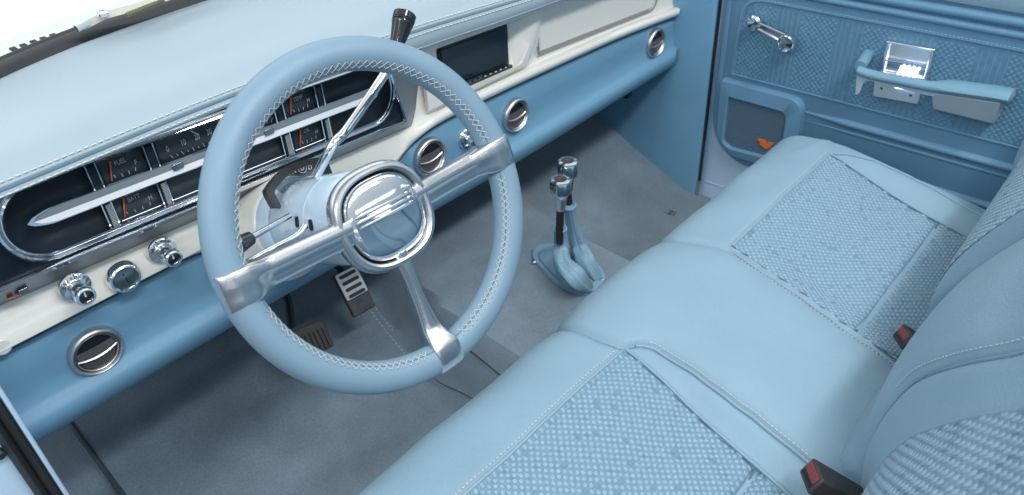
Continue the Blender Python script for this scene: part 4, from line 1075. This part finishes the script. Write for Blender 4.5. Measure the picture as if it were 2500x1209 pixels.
g = MB(); g.grid([[V((x, wy(x)+y0, z0)) for x in sx] for y0, z0 in ((.021, ZW+.002), (.035, ZW+.002), (.10, ZW+.0), (.115, ZW-.002), (.118, ZW-.016))]); obj('cowl', g, hood_m, hood)
g = MB(); g.grid([[V((x, wy(x)*.3+.7*1.12+y0, z0)) for x in [-1.6+.1*k for k in range(48)]] for y0, z0 in ((.115, ZW-.02), (.120, ZW-.004), (.14, ZW+.001), (.6, ZW-.004), (1.6, ZW-.02), (3.2, ZW-.06), (6.5, ZW-.3))]); obj('hood_panel', g, hood_m, hood)
for k, (px, py) in enumerate(((38, 121), (63, 113), (88, 104), (112, 96), (136, 88))):
    a = Q(px-10, py-6, 2, ZW+.0035); b = Q(px+10, py+7, 2, ZW+.0035)
    g = MB(); d = (b-a).normalized(); pr = V((-d.y, d.x, 0))
    g.prism([a-pr*.0038, b-pr*.0038, b+pr*.0038, a+pr*.0038], V((0, 0, -.004))); obj('cowl_slot', g, void_m, hood)
wp = thing('wiper_arm', 'beige wiper arm with coil spring lying beyond the black seal', 'wiper', tuple(Q(260, 35, 2, .83)))
g = MB()
wpp = [Q(206, 66, 2, .822), Q(250, 42, 2, .830), Q(330, 20, 2, .832), Q(420, -8, 2, .832), Q(520, -40, 2, .832)]
rows = []
for i, p in enumerate(wpp):
    w = (.008, .012, .012, .010, .008)[i]; rows.append([p+V((-.2, 1, 0)).normalized()*w, p+V((0, 0, .006)), p-V((-.2, 1, 0)).normalized()*w, p-V((0, 0, .004))])
g.grid(rows, closed=True); g.cap(rows[0]); g.cap(rows[-1]); arm_ = obj('arm', g, wiperm, wp)
g = MB(); a = Q(310, 37, 2, .835); b = Q(400, 2, 2, .835); n = 200
ux = (b-a).normalized(); uy = ux.cross(V((0, 0, 1))).normalized()
g.tube([a+(b-a)*(i/n)+(uy*math.cos(i*.9)+V((0, 0, 1))*math.sin(i*.9))*.0030 for i in range(n+1)], .0009, 5); obj('spring', g, mat('spring_steel', (.22, .22, .14), .45, .5), arm_)
g = MB(); g.lathe(Q(254, 38, 2, .836), (0, 0, 1), [(.0075, 0), (.0075, .004), (.004, .006), (.001, .006)], 20); obj('pivot', g, chrome, arm_)
g = MB(); p = Q(208, 64, 2, .825); g.tube([p+V((-.012, 0, 0)), p+V((.010, .003, .004))], .005, 10); obj('nozzle', g, chrome, arm_)
# ================================================================== DRIVER DOOR JAMB
jb = thing('driver_door_jamb', 'pale blue door jamb edge with black rubber weatherstrip at the lower left', 'door jamb', (.0, .8, .0))
yj = .80
def JJ(px): return Q(px, 1075, 1, yj).x
xj = Q(82, 1080, 1, yj).x
def vline(px, py, zs, y=yj):
    x = Q(px, py, 1, y).x; return [V((x, y, z)) for z in zs]
zs = [-.3, 0, .2, .4, .6, .8]
xA = Q(86, 1076, 1, yj).x; xB_ = Q(68, 1076, 1, yj).x; xC = Q(-6, 1076, 1, yj).x
g = MB(); g.grid([[V((xA, y, z)) for z in zs] for y in (1.0,)]+[[V((x, y, z)) for z in zs] for x, y in ((xA, yj+.03), (xA, yj+.002), (xA-.002, yj), (xB_+.001, yj), (xB_, yj+.003), (xB_, yj+.02))]); obj('jamb_flange', g, jambblue, jb, sharp=50)
g = MB(); w = xB_-xC
prof = [(xB_+.0005, yj+.02), (xB_-.0005, yj+.004), (xB_-.003, yj-.001), (xB_-w*.25, yj-.005), (xB_-w*.40, yj-.003), (xB_-w*.48, yj+.002), (xB_-w*.56, yj-.002), (xB_-w*.75, yj-.005), (xC+.003, yj-.001), (xC, yj+.004), (xC, yj+.02)]
g.grid([[V((x, y, z)) for z in zs] for x, y in prof]); obj('weatherstrip', g, rubber, jb, sharp=60)
g = MB(); g.grid([[V((x, y, z)) for z in zs] for x, y in ((xC+.002, yj+.012), (xC-.05, yj+.014), (xC-.3, yj+.03))]); jp = obj('jamb_panel', g, jambblue, jb)
g = MB(); g.lathe(Q(-3, 1106, 1, yj+.01), (0, -1, 0), [(.006, -.003), (.006, .006), (.004, .008), (.0005, .008)], 16); obj('rubber_bumper', g, rubber, jp)
# ================================================================== CAMERA
cam = bpy.data.cameras.new('camera'); co = bpy.data.objects.new('camera', cam); COL.objects.link(co)
M4 = RM.to_4x4(); M4.translation = CAM; co.matrix_world = M4
cam.sensor_fit = 'HORIZONTAL'; cam.sensor_width = 36; cam.lens = FPX/2500*36; cam.clip_start = .02; cam.clip_end = 100
cam.dof.use_dof = True; cam.dof.focus_distance = 1.0; cam.dof.aperture_fstop = 7.1
scn.camera = co
# ================================================================== LIGHT
w = bpy.data.worlds.new('World'); scn.world = w; w.use_nodes = True; nt = w.node_tree; nt.nodes.clear()
out = nt.nodes.new('ShaderNodeOutputWorld'); bg = nt.nodes.new('ShaderNodeBackground'); tc = nt.nodes.new('ShaderNodeTexCoord')
sep = nt.nodes.new('ShaderNodeSeparateXYZ'); nt.links.new(tc.outputs['Generated'], sep.inputs[0])
cr = nt.nodes.new('ShaderNodeValToRGB'); nt.links.new(sep.outputs['Z'], cr.inputs[0]) 
mr = nt.nodes.new('ShaderNodeMapRange'); mr.inputs[1].default_value = -1; mr.inputs[2].default_value = 1; nt.links.new(sep.outputs['Z'], mr.inputs[0]); nt.links.new(mr.outputs[0], cr.inputs[0])
E_ = cr.color_ramp.elements; E_[0].position = .40; E_[0].color = (.17, .215, .26, 1); E_[1].position = .95; E_[1].color = (.95, .98, 1.0, 1)
e = cr.color_ramp.elements.new(.52); e.color = (.22, .295, .37, 1); e = cr.color_ramp.elements.new(.66); e.color = (.42, .54, .65, 1)
# rows of ceiling strip lights, seen in reflections
def math_(op, a, b=None):
    n = nt.nodes.new('ShaderNodeMath'); n.operation = op
    for i, v in enumerate((a, b)):
        if v is None: continue
        if isinstance(v, (int, float)): n.inputs[i].default_value = v
        else: nt.links.new(v, n.inputs[i])
    return n.outputs[0]
zc = math_('MAXIMUM', sep.outputs['Z'], .05)
px_ = math_('DIVIDE', sep.outputs['X'], zc); py_ = math_('DIVIDE', sep.outputs['Y'], zc)
f1 = math_('LESS_THAN', math_('FRACT', math_('ADD', math_('MULTIPLY', py_, .6), .25)), .13)
f2 = math_('LESS_THAN', math_('FRACT', math_('MULTIPLY', px_, .45)), .72)
up_ = math_('GREATER_THAN', sep.outputs['Z'], .10)
strip = math_('MULTIPLY', math_('MULTIPLY', f1, f2), up_)
em = nt.nodes.new('ShaderNodeVectorMath'); em.operation = 'SCALE'; em.inputs[0].default_value = (1., 1., 1.02); nt.links.new(math_('MULTIPLY', strip, 2.6), em.inputs['Scale'])
ad = nt.nodes.new('ShaderNodeVectorMath'); ad.operation = 'ADD'; nt.links.new(cr.outputs[0], ad.inputs[0]); nt.links.new(em.outputs[0], ad.inputs[1])
nt.links.new(ad.outputs[0], bg.inputs[0]); bg.inputs[1].default_value = .80; nt.links.new(bg.outputs[0], out.inputs[0])
def area(name, loc, tgt, sx_, sy_, pw, col=(1, 1, 1)):
    l = bpy.data.lights.new(name, 'AREA'); l.shape = 'RECTANGLE'; l.size = sx_; l.size_y = sy_; l.energy = pw; l.color = col
    o = bpy.data.objects.new(name, l); COL.objects.link(o); o.location = loc
    d = V(tgt)-V(loc); o.rotation_euler = d.to_track_quat('-Z', 'Y').to_euler(); return o
area('ceiling_and_fill_light', (.6, -.9, 2.9), (.8, .86, .35), 2.6, .25, 60, (1, 1, 1))
area('ceiling_and_fill_light', (-1.6, .2, 2.2), (1.5, .5, .2), 1.4, .8, 20, (.97, .99, 1))  # added side fill, stands in for light through the open driver's door
area('ceiling_and_fill_light', (.4, 1.85, 1.5), (.4, 1.85, .8), 3.0, 1.2, 8, (1, 1, 1))  # added fill panel hung low over the hood to brighten it
vs = scn.view_settings; vs.view_transform = 'Standard'; vs.look = 'None'; vs.exposure = .08; vs.gamma = 1
scn.render.resolution_x = 1024; scn.render.resolution_y = 495
for o in bpy.data.objects:
    if 'org' in o.keys(): del o['org']
